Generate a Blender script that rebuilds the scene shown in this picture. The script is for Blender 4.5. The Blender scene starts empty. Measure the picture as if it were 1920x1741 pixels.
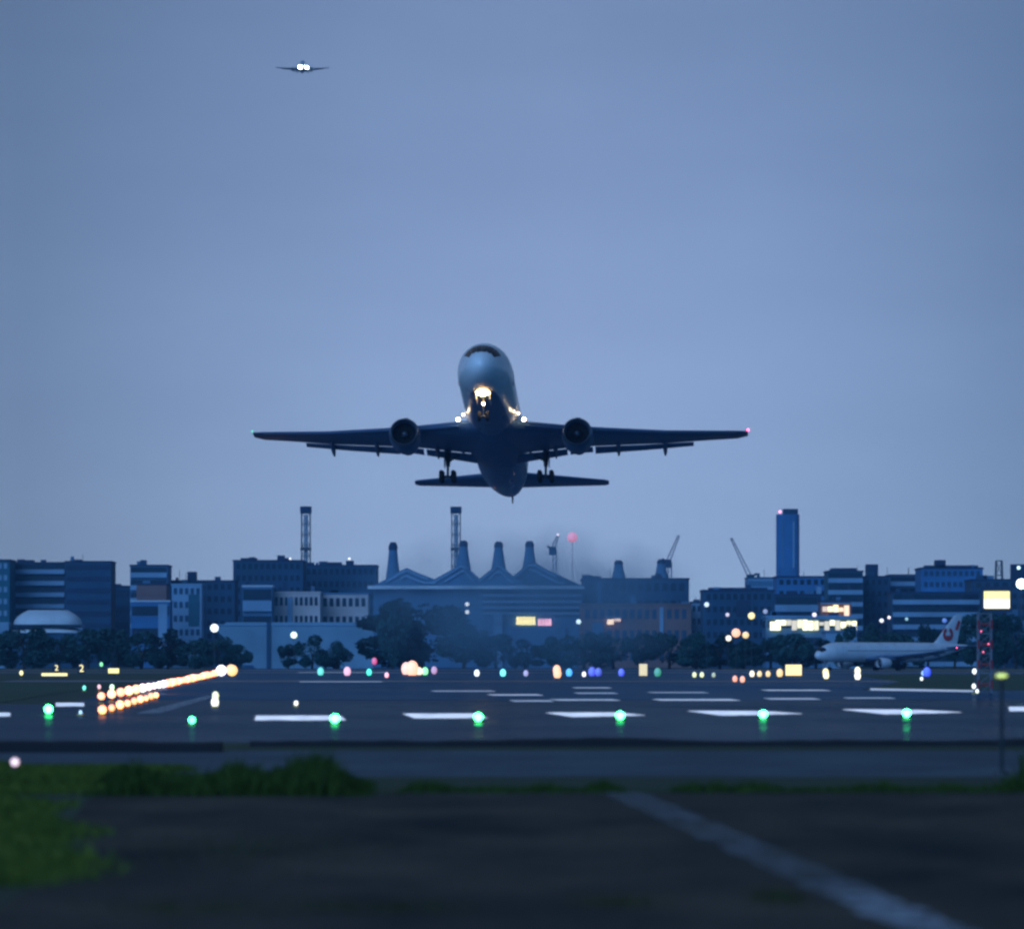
import bpy, math, random
from mathutils import Vector, Matrix

# ------------------------------------------------------------------ camera, world, sun, exposure
S = bpy.context.scene
C = S.collection
R = math.radians
EYE, F, HZ = 1.45, 8000.0, 1243.0          # eye height (m), focal length and horizon row in photo pixels
FOCUS = 390.0
cd = bpy.data.cameras.new('camera')
cam = bpy.data.objects.new('camera', cd)
C.objects.link(cam)
cam.location = (0, 0, EYE)
cam.rotation_euler = (R(90), 0, 0)
cd.sensor_width = 36
cd.lens = F / 1920 * 36
cd.shift_y = (HZ - 870.5) / 1920
cd.clip_start = .5
cd.clip_end = 30000
cd.dof.use_dof = True
cd.dof.focus_distance = FOCUS
cd.dof.aperture_fstop = 1.6
cd.dof.aperture_blades = 0
S.camera = cam
S.view_settings.view_transform = 'Standard'
S.view_settings.look = 'None'
S.view_settings.exposure = 0
S.view_settings.gamma = 1
S.cycles.filter_width = 2.6
S.cycles.max_bounces = 6
S.cycles.diffuse_bounces = 2
S.cycles.glossy_bounces = 3
S.cycles.volume_bounces = 1
S.cycles.transmission_bounces = 5
S.cycles.transparent_max_bounces = 12
S.cycles.sample_clamp_indirect = 3
S.cycles.use_denoising = True

W = bpy.data.worlds.new("World")
S.world = W
W.use_nodes = True
nt = W.node_tree
nt.nodes.clear()


def nn(t, k, **kw):
    n = t.nodes.new(k)
    for a, b in kw.items():
        setattr(n, a, b)
    return n


def math_node(t, op, a, b=None, c=None, clamp=False):
    n = t.nodes.new('ShaderNodeMath')
    n.operation = op
    n.use_clamp = clamp
    for i, v in enumerate((a, b, c)):
        if v is None:
            continue
        if isinstance(v, (int, float)):
            n.inputs[i].default_value = v
        else:
            t.links.new(v, n.inputs[i])
    return n.outputs[0]


def mixc(t, f, a, b, mode='MIX'):
    n = t.nodes.new('ShaderNodeMix')
    n.data_type = 'RGBA'
    n.blend_type = mode
    for i, v in ((0, f), (6, a), (7, b)):
        if isinstance(v, (int, float)):
            n.inputs[i].default_value = v
        elif isinstance(v, tuple):
            n.inputs[i].default_value = (*v, 1)
        else:
            t.links.new(v, n.inputs[i])
    return n.outputs[2]


def ramp(t, f, stops):
    n = t.nodes.new('ShaderNodeValToRGB')
    r = n.color_ramp
    while len(r.elements) < len(stops):
        r.elements.new(.5)
    for e, (p, c) in zip(r.elements, stops):
        e.position = p
        e.color = (*c, 1)
    t.links.new(f, n.inputs[0])
    return n.outputs[0]


def smooth(t, v, lo, hi):
    n = t.nodes.new('ShaderNodeMapRange')
    n.interpolation_type = 'SMOOTHSTEP'
    t.links.new(v, n.inputs[0])
    n.inputs[1].default_value = lo
    n.inputs[2].default_value = hi
    return n.outputs[0]


SUN_EL, SUN_AZ = 27.0, -154.0     # a broad soft light, low behind the photographer's left shoulder
tc = nn(nt, 'ShaderNodeTexCoord')
sep = nn(nt, 'ShaderNodeSeparateXYZ')
nt.links.new(tc.outputs['Generated'], sep.inputs[0])
X, Y, Z = sep.outputs
# elevation gradient of the bright north-west sky (direction of view is +Y)
el = math_node(nt, 'MULTIPLY_ADD', Z, .5, .5)
bright = ramp(nt, el, [(0.0, (.020, .030, .050)), (.497, (.150, .250, .430)), (.503, (.300, .505, .790)),
                       (.512, (.315, .485, .795)), (.535, (.300, .450, .765)), (.560, (.238, .360, .630)), (.58, (.195, .300, .525)),
                       (.68, (.12, .170, .27)), (1.0, (.058, .080, .125))])
dark = ramp(nt, el, [(0.0, (.006, .02, .05)), (.495, (.01, .06, .14)), (.50, (.035, .48, 1.15)), (.60, (.030, .30, .80)), (.75, (.045, .08, .17)), (1.0, (.058, .08, .125))])
back = smooth(nt, Y, -.35, .9)
sky = mixc(nt, back, dark, bright)
# the afterglow is brightest round one azimuth and falls off slowly to the sides
side = math_node(nt, 'ABSOLUTE', math_node(nt, 'ADD', X, -.012))
lobe = ramp(nt, side, [(0.0, (1.04, 1.03, 1.02)), (.045, (.96, .97, .97)), (.085, (.78, .81, .82)), (.125, (.53, .59, .61)), (.35, (.55, .58, .60)), (1, (.5, .55, .6))])
sky = mixc(nt, 1.0, sky, lobe, 'MULTIPLY')
# faint thin cloud
mp = nn(nt, 'ShaderNodeMapping')
mp.inputs['Scale'].default_value = (7, 7, 26)
nt.links.new(tc.outputs['Generated'], mp.inputs[0])
nz = nn(nt, 'ShaderNodeTexNoise')
nz.inputs['Scale'].default_value = 1.6
nz.inputs['Detail'].default_value = 4
nt.links.new(mp.outputs[0], nz.inputs[0])
cl = ramp(nt, nz.outputs[0], [(.3, (.955, .955, .965)), (.7, (1.045, 1.04, 1.03))])
sky = mixc(nt, 1.0, sky, cl, 'MULTIPLY')
nish = nn(nt, 'ShaderNodeTexSky', sky_type='NISHITA')
nish.sun_disc = False
nish.sun_elevation = R(SUN_EL)
nish.sun_rotation = R(180 - SUN_AZ + 0)
b1 = nn(nt, 'ShaderNodeBackground')
nt.links.new(sky, b1.inputs[0])
b1.inputs[1].default_value = 1.0
b2 = nn(nt, 'ShaderNodeBackground')
nt.links.new(nish.outputs[0], b2.inputs[0])
b2.inputs[1].default_value = 0.004
ad = nn(nt, 'ShaderNodeAddShader')
nt.links.new(b1.outputs[0], ad.inputs[0])
nt.links.new(b2.outputs[0], ad.inputs[1])
wo = nn(nt, 'ShaderNodeOutputWorld')
nt.links.new(ad.outputs[0], wo.inputs[0])

sl = bpy.data.lights.new('sun', 'SUN')
sl.energy = 1.75
sl.angle = R(45)
sl.color = (.26, .52, 1.0)
so = bpy.data.objects.new('sun', sl)
C.objects.link(so)
so.location = (-40, -60, 50)
so.rotation_euler = Vector((-.45, -.78, .46)).to_track_quat('Z', 'Y').to_euler()


# ------------------------------------------------------------------ helpers
def P(px, py, D):
    return Vector(((px - 960) / F * D, D, EYE + (HZ - py) / F * D))


def G(px, py):
    D = EYE * F / (py - HZ)
    return Vector(((px - 960) / F * D, D, 0))


def mat(name, col, rough=.6, metal=0, var=.15, scale=.5, emit=None, es=0, spec=.5, coat=0):
    m = bpy.data.materials.new(name)
    m.use_nodes = True
    t = m.node_tree
    b = t.nodes['Principled BSDF']
    b.inputs['Roughness'].default_value = rough
    b.inputs['Metallic'].default_value = metal
    b.inputs['Specular IOR Level'].default_value = spec
    b.inputs['Coat Weight'].default_value = coat
    if emit:
        b.inputs['Base Color'].default_value = (*col, 1)
        b.inputs['Emission Color'].default_value = (*emit, 1)
        b.inputs['Emission Strength'].default_value = es
        return m
    tcn = nn(t, 'ShaderNodeTexCoord')
    n = nn(t, 'ShaderNodeTexNoise')
    n.inputs['Scale'].default_value = scale
    n.inputs['Detail'].default_value = 6
    t.links.new(tcn.outputs['Object'], n.inputs[0])
    lo = tuple(c * (1 - var * 2) for c in col)
    hi = tuple(min(1, c * (1 + var * 2)) for c in col)
    c = ramp(t, n.outputs[0], [(.3, lo), (.7, hi)])
    t.links.new(c, b.inputs['Base Color'])
    r = ramp(t, n.outputs[0], [(.3, (max(0, rough - .08),) * 3), (.7, (min(1, rough + .08),) * 3)])
    t.links.new(r, b.inputs['Roughness'])
    return m


M = {}


def lamp_mat(name, col, es):
    if name not in M:
        M[name] = mat(name, (.8, .8, .8), .3, emit=col, es=es)
    return M[name]


class MB:
    def __init__(self):
        self.v, self.f, self.mi = [], [], []
        self.cur = 0

    def add(self, vs, fs):
        n = len(self.v)
        self.v += [tuple(p) for p in vs]
        for f in fs:
            self.f.append(tuple(i + n for i in f))
            self.mi.append(self.cur)
        return self

    def box(self, x0, x1, y0, y1, z0, z1, mtx=None):
        vs = [Vector((x, y, z)) for z in (z0, z1) for y in (y0, y1) for x in (x0, x1)]
        if mtx:
            vs = [mtx @ p for p in vs]
        return self.add(vs, [(0, 2, 3, 1), (4, 5, 7, 6), (0, 1, 5, 4), (1, 3, 7, 5), (3, 2, 6, 7), (2, 0, 4, 6)])

    def tube(self, a, b, r0, r1=None, n=8, cap=True):
        a, b = Vector(a), Vector(b)
        r1 = r0 if r1 is None else r1
        d = (b - a).normalized()
        u = d.orthogonal().normalized()
        w = d.cross(u)
        vs = []
        for p, r in ((a, r0), (b, r1)):
            for i in range(n):
                t = 2 * math.pi * i / n
                vs.append(p + u * (r * math.cos(t)) + w * (r * math.sin(t)))
        fs = [(i, (i + 1) % n, n + (i + 1) % n, n + i) for i in range(n)]
        if cap:
            fs += [tuple(range(n - 1, -1, -1)), tuple(range(n, 2 * n))]
        return self.add(vs, fs)

    def loft(self, rings, cap0=True, cap1=True, closed=True):
        n = len(rings[0])
        vs = [p for r in rings for p in r]
        fs = []
        for k in range(len(rings) - 1):
            for i in range(n if closed else n - 1):
                j = (i + 1) % n
                fs.append((k * n + i, k * n + j, (k + 1) * n + j, (k + 1) * n + i))
        if cap0:
            fs.append(tuple(range(n - 1, -1, -1)))
        if cap1:
            fs.append(tuple(range((len(rings) - 1) * n, len(rings) * n)))
        return self.add(vs, fs)

    def ball(self, c, rx, ry=None, rz=None, n=12, m=8, squash=None):
        ry = ry or rx
        rz = rz or rx
        c = Vector(c)
        rings = []
        for k in range(m + 1):
            a = math.pi * (k / m) * .998 + .001
            rings.append([c + Vector((rx * math.sin(a) * math.cos(2 * math.pi * i / n),
                                      ry * math.sin(a) * math.sin(2 * math.pi * i / n), -rz * math.cos(a))) for i in range(n)])
        return self.loft(rings)

    def build(self, name, mats, parent=None, smooth=False):
        me = bpy.data.meshes.new(name)
        me.from_pydata(self.v, [], self.f)
        if not isinstance(mats, (list, tuple)):
            mats = [mats]
        for m in mats:
            me.materials.append(m)
        if len(mats) > 1:
            me.polygons.foreach_set('material_index', self.mi)
        if smooth:
            me.polygons.foreach_set('use_smooth', [True] * len(self.f))
        me.update()
        import bmesh
        b = bmesh.new()
        b.from_mesh(me)
        bmesh.ops.recalc_face_normals(b, faces=b.faces)
        b.to_mesh(me)
        b.free()
        o = bpy.data.objects.new(name, me)
        C.objects.link(o)
        if parent:
            o.parent = parent
        return o


def tag(o, label=None, cat=None, group=None, kind=None):
    if label:
        o['label'] = label
    if cat:
        o['category'] = cat
    if group:
        o['group'] = group
    if kind:
        o['kind'] = kind
    return o


def empty(name, loc, label, cat, group=None, rz=0, scale=1):
    o = bpy.data.objects.new(name, None)
    C.objects.link(o)
    o.location = loc
    o.rotation_euler = (0, 0, rz)
    o.scale = (scale,) * 3
    o.empty_display_size = .2
    return tag(o, label, cat, group)


def copy_tree(o, parent=None):
    c = o.copy()
    C.objects.link(c)
    c.parent = parent
    for ch in list(o.children):
        copy_tree(ch, c)
    return c


def sm(o, ang=40):
    for p in o.data.polygons:
        p.use_smooth = True
    try:
        o.data.set_sharp_from_angle(angle=R(ang))
    except Exception:
        pass
    return o


# ------------------------------------------------------------------ materials
def asphalt(name, c0, c1, rough, big=.15, wet=.15, sheen=None):
    m = bpy.data.materials.new(name)
    m.use_nodes = True
    t = m.node_tree
    b = t.nodes['Principled BSDF']
    g = nn(t, 'ShaderNodeNewGeometry')
    mp_ = nn(t, 'ShaderNodeMapping')
    mp_.inputs['Scale'].default_value = (1, .45, 1)
    t.links.new(g.outputs['Position'], mp_.inputs[0])
    n1 = nn(t, 'ShaderNodeTexNoise')
    n1.inputs['Scale'].default_value = big
    n1.inputs['Detail'].default_value = 8
    n1.inputs['Roughness'].default_value = .65
    t.links.new(mp_.outputs[0], n1.inputs[0])
    n2 = nn(t, 'ShaderNodeTexNoise')
    n2.inputs['Scale'].default_value = 14
    n2.inputs['Detail'].default_value = 4
    t.links.new(g.outputs['Position'], n2.inputs[0])
    col = ramp(t, n1.outputs[0], [(.32, c0), (.68, c1)])
    fine = ramp(t, n2.outputs[0], [(.3, (.72, .72, .72)), (.7, (1.25, 1.25, 1.25))])
    t.links.new(mixc(t, 1.0, col, fine, 'MULTIPLY'), b.inputs['Base Color'])
    rr = ramp(t, n1.outputs[0], [(.35, (rough - wet,) * 3), (.62, (rough,) * 3)])
    t.links.new(rr, b.inputs['Roughness'])
    bp = nn(t, 'ShaderNodeBump')
    bp.inputs['Strength'].default_value = .25
    bp.inputs['Distance'].default_value = .01
    t.links.new(n2.outputs[0], bp.inputs['Height'])
    t.links.new(bp.outputs[0], b.inputs['Normal'])
    if sheen:       # matt old asphalt under a thin film of damp
        df = nn(t, 'ShaderNodeBsdfDiffuse')
        t.links.new(b.inputs['Base Color'].links[0].from_socket, df.inputs[0])
        gl = nn(t, 'ShaderNodeBsdfGlossy')
        gl.inputs[0].default_value = (.75, .9, 1, 1)
        t.links.new(ramp(t, n1.outputs[0], [(.35, (sheen[1],) * 3), (.65, (sheen[1] + .22,) * 3)]), gl.inputs['Roughness'])
        mx = nn(t, 'ShaderNodeMixShader')
        t.links.new(math_node(t, 'MULTIPLY', ramp(t, n1.outputs[0], [(.3, (1.5,) * 3), (.7, (.6,) * 3)]), sheen[0]), mx.inputs[0])
        t.links.new(df.outputs[0], mx.inputs[1])
        t.links.new(gl.outputs[0], mx.inputs[2])
        t.links.new(mx.outputs[0], t.nodes['Material Output'].inputs[0])
    return m


M['grass_soil'] = asphalt('grass_soil', (.010, .026, .008), (.028, .052, .014), .95, .3, 0)
M['grass_far'] = asphalt('infield_grass', (.012, .048, .022), (.030, .085, .035), .95, .05, 0)
M['far_ground'] = asphalt('far_ground', (.02, .05, .03), (.03, .07, .04), .95, .01, 0)
M['path'] = asphalt('path_asphalt', (.022, .021, .020), (.125, .098, .072), .95, .50, .1, sheen=(.03, .5))
M['road'] = asphalt('road_concrete', (.060, .075, .090), (.14, .165, .185), .8, .5, .1, sheen=(.05, .4))
M['runway'] = asphalt('runway_asphalt', (.026, .044, .070), (.066, .092, .128), .50, .09, .20, sheen=(.12, .10))
M['runway_far'] = asphalt('far_runway_blue', (.004, .052, .115), (.018, .098, .18), .55, .05, .25, sheen=(.11, .08))  # bluish reflected tone put into the far runway's base colour
M['taxi'] = asphalt('taxiway_concrete', (.05, .08, .11), (.08, .12, .16), .6, .02, .2)


def paint_mat(name, col, wear, fade=None):
    m = bpy.data.materials.new(name)
    m.use_nodes = True
    t = m.node_tree
    b = t.nodes['Principled BSDF']
    b.inputs['Base Color'].default_value = (*col, 1)
    b.inputs['Roughness'].default_value = .6
    out = t.nodes['Material Output']
    g = nn(t, 'ShaderNodeNewGeometry')
    n1 = nn(t, 'ShaderNodeTexNoise')
    n1.inputs['Scale'].default_value = 2.2
    n1.inputs['Detail'].default_value = 9
    n1.inputs['Roughness'].default_value = .75
    t.links.new(g.outputs['Position'], n1.inputs[0])
    f = smooth(t, n1.outputs[0], wear - .08, wear + .10)
    if fade:      # traffic has worn the far part of the line thinner than the near part
        sp = nn(t, 'ShaderNodeSeparateXYZ')
        t.links.new(g.outputs['Position'], sp.inputs[0])
        k = smooth(t, sp.outputs[1], *fade)
        f = math_node(t, 'MULTIPLY', f, math_node(t, 'MULTIPLY_ADD', k, -.66, 1.0))
    tr = nn(t, 'ShaderNodeBsdfTransparent')
    mx = nn(t, 'ShaderNodeMixShader')
    t.links.new(f, mx.inputs[0])
    t.links.new(tr.outputs[0], mx.inputs[1])
    t.links.new(b.outputs[0], mx.inputs[2])
    t.links.new(mx.outputs[0], out.inputs[0])
    return m


M['paint'] = paint_mat('white_runway_paint', (.85, .87, .92), .22)
M['paint_worn'] = paint_mat('worn_white_paint', (.60, .63, .68), .50)
M['path_line'] = paint_mat('worn_path_line', (.42, .48, .55), .48, fade=(24.5, 29))
M['dark_conc'] = mat('dark_stained_concrete', (.012, .014, .018), .9, var=.25, scale=2)
M['concrete'] = mat('concrete', (.23, .25, .28), .85, scale=.3)
M['white_paint'] = mat('white_paint_metal', (.74, .76, .80), .32, var=.04, scale=.4, coat=.3)
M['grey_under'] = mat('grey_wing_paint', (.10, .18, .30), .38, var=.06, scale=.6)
M['dark_metal'] = mat('dark_metal', (.05, .055, .06), .4, .6)
def shaded_belly(name):
    m = mat(name, (.84, .84, .85), .32, var=.04, scale=.4, coat=.3)
    t = m.node_tree
    b = t.nodes['Principled BSDF']
    old = b.inputs['Base Color'].links[0].from_socket
    tcn = nn(t, 'ShaderNodeTexCoord')
    sp = nn(t, 'ShaderNodeSeparateXYZ')
    t.links.new(tcn.outputs['Object'], sp.inputs[0])
    k = smooth(t, math_node(t, 'MULTIPLY_ADD', sp.outputs[0], .045, math_node(t, 'ADD', sp.outputs[2], 1.45)), -.06, .06)
    t.links.new(mixc(t, k, (.13, .21, .34), old), b.inputs['Base Color'])  # dark belly colour stands in for shade under the fuselage
    return m


M['shaded_belly'] = shaded_belly('white_paint_belly_shade')
M['rubber'] = mat('tyre_rubber', (.015, .015, .017), .85)
M['lip'] = mat('polished_lip', (.16, .19, .24), .4, .8, var=.03)
M['fan'] = mat('fan_metal', (.03, .035, .05), .5, .6)
M['glass'] = mat('dark_glass', (.008, .012, .02), .08, var=.0)
M['red_paint'] = mat('red_paint', (.55, .03, .035), .4)
M['dull_red'] = mat('dull_red_paint', (.28, .02, .03), .6)
M['steel'] = mat('steel_pole', (.10, .11, .12), .5, .4)
M['yellow_paint'] = mat('yellow_paint', (.55, .40, .04), .5)

# ------------------------------------------------------------------ ground
def sheet(name, pts, z, m, thick=0):
    b = MB()
    b.add([(x, y, z) for x, y in pts], [tuple(range(len(pts)))])
    return tag(b.build(name, m), kind='structure')


sheet('ground', [(-9000, -200), (9000, -200), (9000, 14000), (-9000, 14000)], 0, M['far_ground'])
sheet('grass_verge', [(-60, 2), (60, 2), (60, 76), (-60, 76)], .004, M['grass_soil'])
# foreground path: asphalt, its left edge runs obliquely along the grass
sheet('path', [(-2.2, 3), (60, 3), (60, 48.2), (4, 48.0), (-4.6, 46.6), (-4.1, 40), (-3.3, 33), (-3.1, 27), (-2.8, 20)], .008, M['path'])
sheet('service_road', [(-70, 55.0), (70, 53.5), (70, 69.5), (-70, 71.5)], .008, M['road'])
VP = 505.0
DIRX = (VP - 960) / F       # runway direction: dx per metre of depth


def rx(x0, y0, y):
    return x0 + (y - y0) * DIRX


LL = G(188, 1322)
sheet('runway', [(rx(LL.x - 1.5, LL.y, 78), 78), (70, 78), (90, 420), (rx(60, 420, 2600), 2600), (rx(LL.x - 1.5, LL.y, 2600), 2600)], .006, M['runway'])
sheet('far_runway', [(rx(LL.x - 1.5, LL.y, 168), 168), (78, 168), (90, 420), (rx(60, 420, 2600), 2600), (rx(LL.x - 1.5, LL.y, 2600), 2600)], .009, M['runway_far'])
sheet('runway_shoulder', [(-70, 78), (rx(LL.x - 1.5, LL.y, 78), 78), (rx(LL.x - 1.5, LL.y, 150), 150), (-70, 146)], .005, M['runway'])
sheet('infield_grass', [(19, 232), (60, 222), (110, 540), (44, 560), (30, 330)], .018, M['grass_far'])
sheet('left_infield_grass', [(-60, 150), (rx(LL.x, LL.y, 152) - 4, 152), (rx(LL.x, LL.y, 330) - 5, 330), (-120, 330)], .018, M['grass_far'])
sheet('taxiway', [(-400, 640), (400, 640), (400, 700), (-400, 700)], .012, M['taxi'])
sheet('apron', [(-200, 840), (400, 800), (400, 960), (-200, 960)], .012, M['taxi'])
sheet('far_taxiway', [(-40, 330), (120, 320), (120, 352), (-42, 362)], .014, M['taxi'])


def bar(p0, p1, p2, p3, m='paint', z=.02, name='painted_marking'):
    q = [G(*p) for p in (p0, p1, p2, p3)]
    b = MB()
    b.add([(p.x, p.y, z) for p in q], [(0, 1, 2, 3)])
    return tag(b.build(name, M[m]), kind='structure')


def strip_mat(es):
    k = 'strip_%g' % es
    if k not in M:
        m = lamp_mat(k, (.62, .74, 1), es)  # emission added to brighten the white runway bars
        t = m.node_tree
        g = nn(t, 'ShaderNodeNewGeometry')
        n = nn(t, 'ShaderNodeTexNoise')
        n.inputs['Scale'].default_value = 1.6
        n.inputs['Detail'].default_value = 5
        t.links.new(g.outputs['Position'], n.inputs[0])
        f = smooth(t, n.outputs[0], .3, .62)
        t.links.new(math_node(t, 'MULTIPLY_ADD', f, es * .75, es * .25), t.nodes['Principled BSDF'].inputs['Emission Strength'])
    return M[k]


def strip(pts, label, es=1.0, h=.03):  # white runway bar; its rim and glow are added
    ya_, yb_ = max(p_[1] for p_ in pts), min(p_[1] for p_ in pts)
    sq = .16 if ya_ > 1320 else .24      # bars drawn a little narrower than their outline
    pts = tuple((x_, y_ - (ya_ - yb_) * sq if abs(y_ - ya_) < abs(y_ - yb_) else y_ + (ya_ - yb_) * sq) for x_, y_ in pts)
    q = [G(*p) for p in pts]
    c = sum(q, Vector()) / 4
    e = empty('glow_bar', (c.x, c.y, 0), label, 'glowing bar', 'white runway bars with added glow')
    b = MB()
    a = [(p - c).to_2d() for p in q]
    b.add([(p.x * 1.03, p.y * 1.03, .010) for p in a] + [(p.x, p.y, .020) for p in a], [(4, 5, 6, 7), (0, 1, 5, 4), (1, 2, 6, 5), (2, 3, 7, 6), (3, 0, 4, 7)])
    b.build('strip_frame', M['dark_metal'], e)
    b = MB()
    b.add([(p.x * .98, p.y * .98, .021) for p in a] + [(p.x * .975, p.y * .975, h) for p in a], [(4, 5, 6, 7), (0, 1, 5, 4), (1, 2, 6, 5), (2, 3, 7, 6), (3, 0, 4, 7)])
    b.build('added_glow', strip_mat(es), e)
    return e


# threshold bars with added glow (near left, near right, far right, far left)
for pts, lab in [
        (((476, 1353), (650, 1353), (640, 1341), (478, 1341)), 'white bar with added glow nearest the orange row, cut square at its left end'),
        (((776, 1349), (916, 1349), (894, 1337), (754, 1337)), 'white bar with added glow second from the orange row, green light at its right end'),
        (((1074, 1347), (1212, 1344), (1158, 1335), (1022, 1335)), 'white bar with added glow in the middle of the near row, tapering both ways'),
        (((1356, 1344.5), (1506, 1341), (1430, 1332), (1288, 1331.5)), 'white bar with added glow just below the warm orange lights on the runway'),
        (((1662, 1342), (1806, 1338.5), (1720, 1329.5), (1578, 1328.5)), 'white bar with added glow in the near row just left of the lamp post'),
        (((1892, 1336), (2040, 1334), (1960, 1324), (1890, 1324)), 'white bar with added glow cut by the right edge, right of the lamp post'),
        (((-80, 1346), (20, 1345), (20, 1336), (-80, 1336)), 'white bar with added glow cut by the left edge'),
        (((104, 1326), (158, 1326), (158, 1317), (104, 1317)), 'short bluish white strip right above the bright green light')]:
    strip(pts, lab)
lab2 = ['small dim strip above the gap left of the middle strip', 'dim strip directly above the middle green light', 'long pale blue strip left of the warm orange reflections',
        'short dim strip in the second line above the middle strip', 'topmost thin short strip above the middle strip', 'thin dim strip above the long pale blue one',
        'thin bright strip right of the warm orange reflections', 'dim strip below the warm orange reflections, left of the post', 'long faint strip at the left of the upper strips', 'reddish dim strip left of the one above the middle green light', 'short dim strip below the long thin line at right']
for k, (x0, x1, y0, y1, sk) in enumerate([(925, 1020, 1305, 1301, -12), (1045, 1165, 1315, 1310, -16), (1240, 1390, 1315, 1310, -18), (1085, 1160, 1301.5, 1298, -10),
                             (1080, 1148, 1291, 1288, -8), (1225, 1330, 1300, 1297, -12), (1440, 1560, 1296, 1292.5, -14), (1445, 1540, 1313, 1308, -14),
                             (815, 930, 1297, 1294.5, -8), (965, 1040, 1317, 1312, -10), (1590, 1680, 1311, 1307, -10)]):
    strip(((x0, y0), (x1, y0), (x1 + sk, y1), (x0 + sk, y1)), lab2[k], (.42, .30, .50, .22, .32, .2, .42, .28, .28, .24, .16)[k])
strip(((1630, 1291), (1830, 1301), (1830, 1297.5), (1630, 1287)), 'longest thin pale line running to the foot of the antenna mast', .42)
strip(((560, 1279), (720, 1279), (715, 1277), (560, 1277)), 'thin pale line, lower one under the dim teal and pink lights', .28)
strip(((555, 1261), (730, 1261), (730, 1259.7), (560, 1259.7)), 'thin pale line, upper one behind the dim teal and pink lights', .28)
bar((255, 1338), (300, 1338), (405, 1306), (390, 1304), 'paint_worn')
# worn white line on the foreground path
q = [(2.12, 22.5), (2.49, 22.5), (1.46, 47.5), (1.00, 47.5)]
b = MB()
N = 26
for i in range(N):
    t0, t1 = i / N, (i + .97) / N
    a0 = Vector(q[0]).lerp(Vector(q[3]), t0); a1 = Vector(q[1]).lerp(Vector(q[2]), t0)
    b0 = Vector(q[0]).lerp(Vector(q[3]), t1); b1_ = Vector(q[1]).lerp(Vector(q[2]), t1)
    w = .04 * math.sin(i * 2.3)
    b.add([(a0.x + w, a0.y, .016), (a1.x - w, a1.y, .016), (b1_.x, b1_.y, .016), (b0.x, b0.y, .016)], [(0, 1, 2, 3)])
tag(b.build('worn_white_line', M['path_line']), kind='structure')

# low dark walls and drain kerb in front of the runway end
rnd = random.Random(5)


def kerb_run(name, x0, x1, y, h0, h1, label, cat, group=None):
    b = MB()
    n = int((x1 - x0) / .35)
    rings = []
    for i in range(n + 1):
        x = x0 + (x1 - x0) * i / n
        h = h0 + (h1 - h0) * (.5 + .5 * math.sin(x * 1.1) * math.sin(x * .37 + 1)) + rnd.uniform(-.012, .012)
        yy = y + .25 * math.sin(x * .21)
        rings.append([Vector((x, yy - .35, 0)), Vector((x, yy - .30, h * .8)), Vector((x, yy - .15, h)), Vector((x, yy + .3, h * .97)), Vector((x, yy + .45, 0))])
    b.loft(rings)
    return tag(sm(b.build(name, M['dark_conc'])), label, cat, group)


kerb_run('low_wall', -11.5, -4.72, 69.5, .17, .20, 'black low wall with square end behind the left grass bank', 'low wall')
kerb_run('drain_kerb', -4.55, 12, 74.5, .085, .15, 'long thin uneven dark kerb edging the end of the runway', 'kerb')

# ------------------------------------------------------------------ grass
def blade_mat(name, c0, c1):
    m = bpy.data.materials.new(name)
    m.use_nodes = True
    t = m.node_tree
    b = t.nodes['Principled BSDF']
    b.inputs['Roughness'].default_value = .7
    b.inputs['Specular IOR Level'].default_value = .15
    g = nn(t, 'ShaderNodeNewGeometry')
    n1 = nn(t, 'ShaderNodeTexNoise')
    n1.inputs['Scale'].default_value = .8
    n1.inputs['Detail'].default_value = 3
    t.links.new(g.outputs['Position'], n1.inputs[0])
    k = math_node(t, 'MULTIPLY_ADD', g.outputs['Random Per Island'], .5, math_node(t, 'MULTIPLY', n1.outputs[0], .6))
    t.links.new(ramp(t, k, [(.15, c0), (.85, c1)]), b.inputs['Base Color'])
    return m


M['blade'] = blade_mat('grass_blades', (.032, .062, .010), (.135, .175, .024))
M['blade_dark'] = blade_mat('weed_blades', (.012, .030, .006), (.060, .10, .014))
M['blade_dry'] = blade_mat('dry_grass_blades', (.030, .035, .012), (.075, .075, .025))
M['leaf'] = blade_mat('tree_leaves', (.008, .055, .060), (.030, .115, .11))
M['bark'] = mat('bark', (.05, .04, .03), .9)


def grass(name, n, fn, hfn, m, label, w=.012, seed=1):
    r = random.Random(seed)
    b = MB()
    V, Fc = [], []
    k = 0
    while k < n:
        p = fn(r)
        if p is None:
            continue
        x, y = p
        h = hfn(x, y, r)
        if h <= 0:
            k += 1
            continue
        a = r.uniform(0, math.pi)
        dx, dy = math.cos(a) * w, math.sin(a) * w
        lx, ly = r.gauss(0, .28) * h, r.gauss(0, .28) * h
        i = len(V)
        V += [(x - dx, y - dy, 0), (x + dx, y + dy, 0), (x + dx * .7 + lx * .4, y + dy * .7 + ly * .4, h * .6), (x - dx * .7 + lx * .4, y - dy * .7 + ly * .4, h * .6), (x + lx, y + ly, h)]
        Fc += [(i, i + 1, i + 2, i + 3), (i + 3, i + 2, i + 4)]
        k += 1
    me = bpy.data.meshes.new(name)
    me.from_pydata(V, [], Fc)
    me.materials.append(m)
    o = bpy.data.objects.new(name, me)
    C.objects.link(o)
    return tag(o, label, 'grass', kind='stuff')


def strip_fn(x0, x1, y0, y1):
    return lambda r: (r.uniform(x0, x1), r.uniform(y0, y1))


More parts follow.
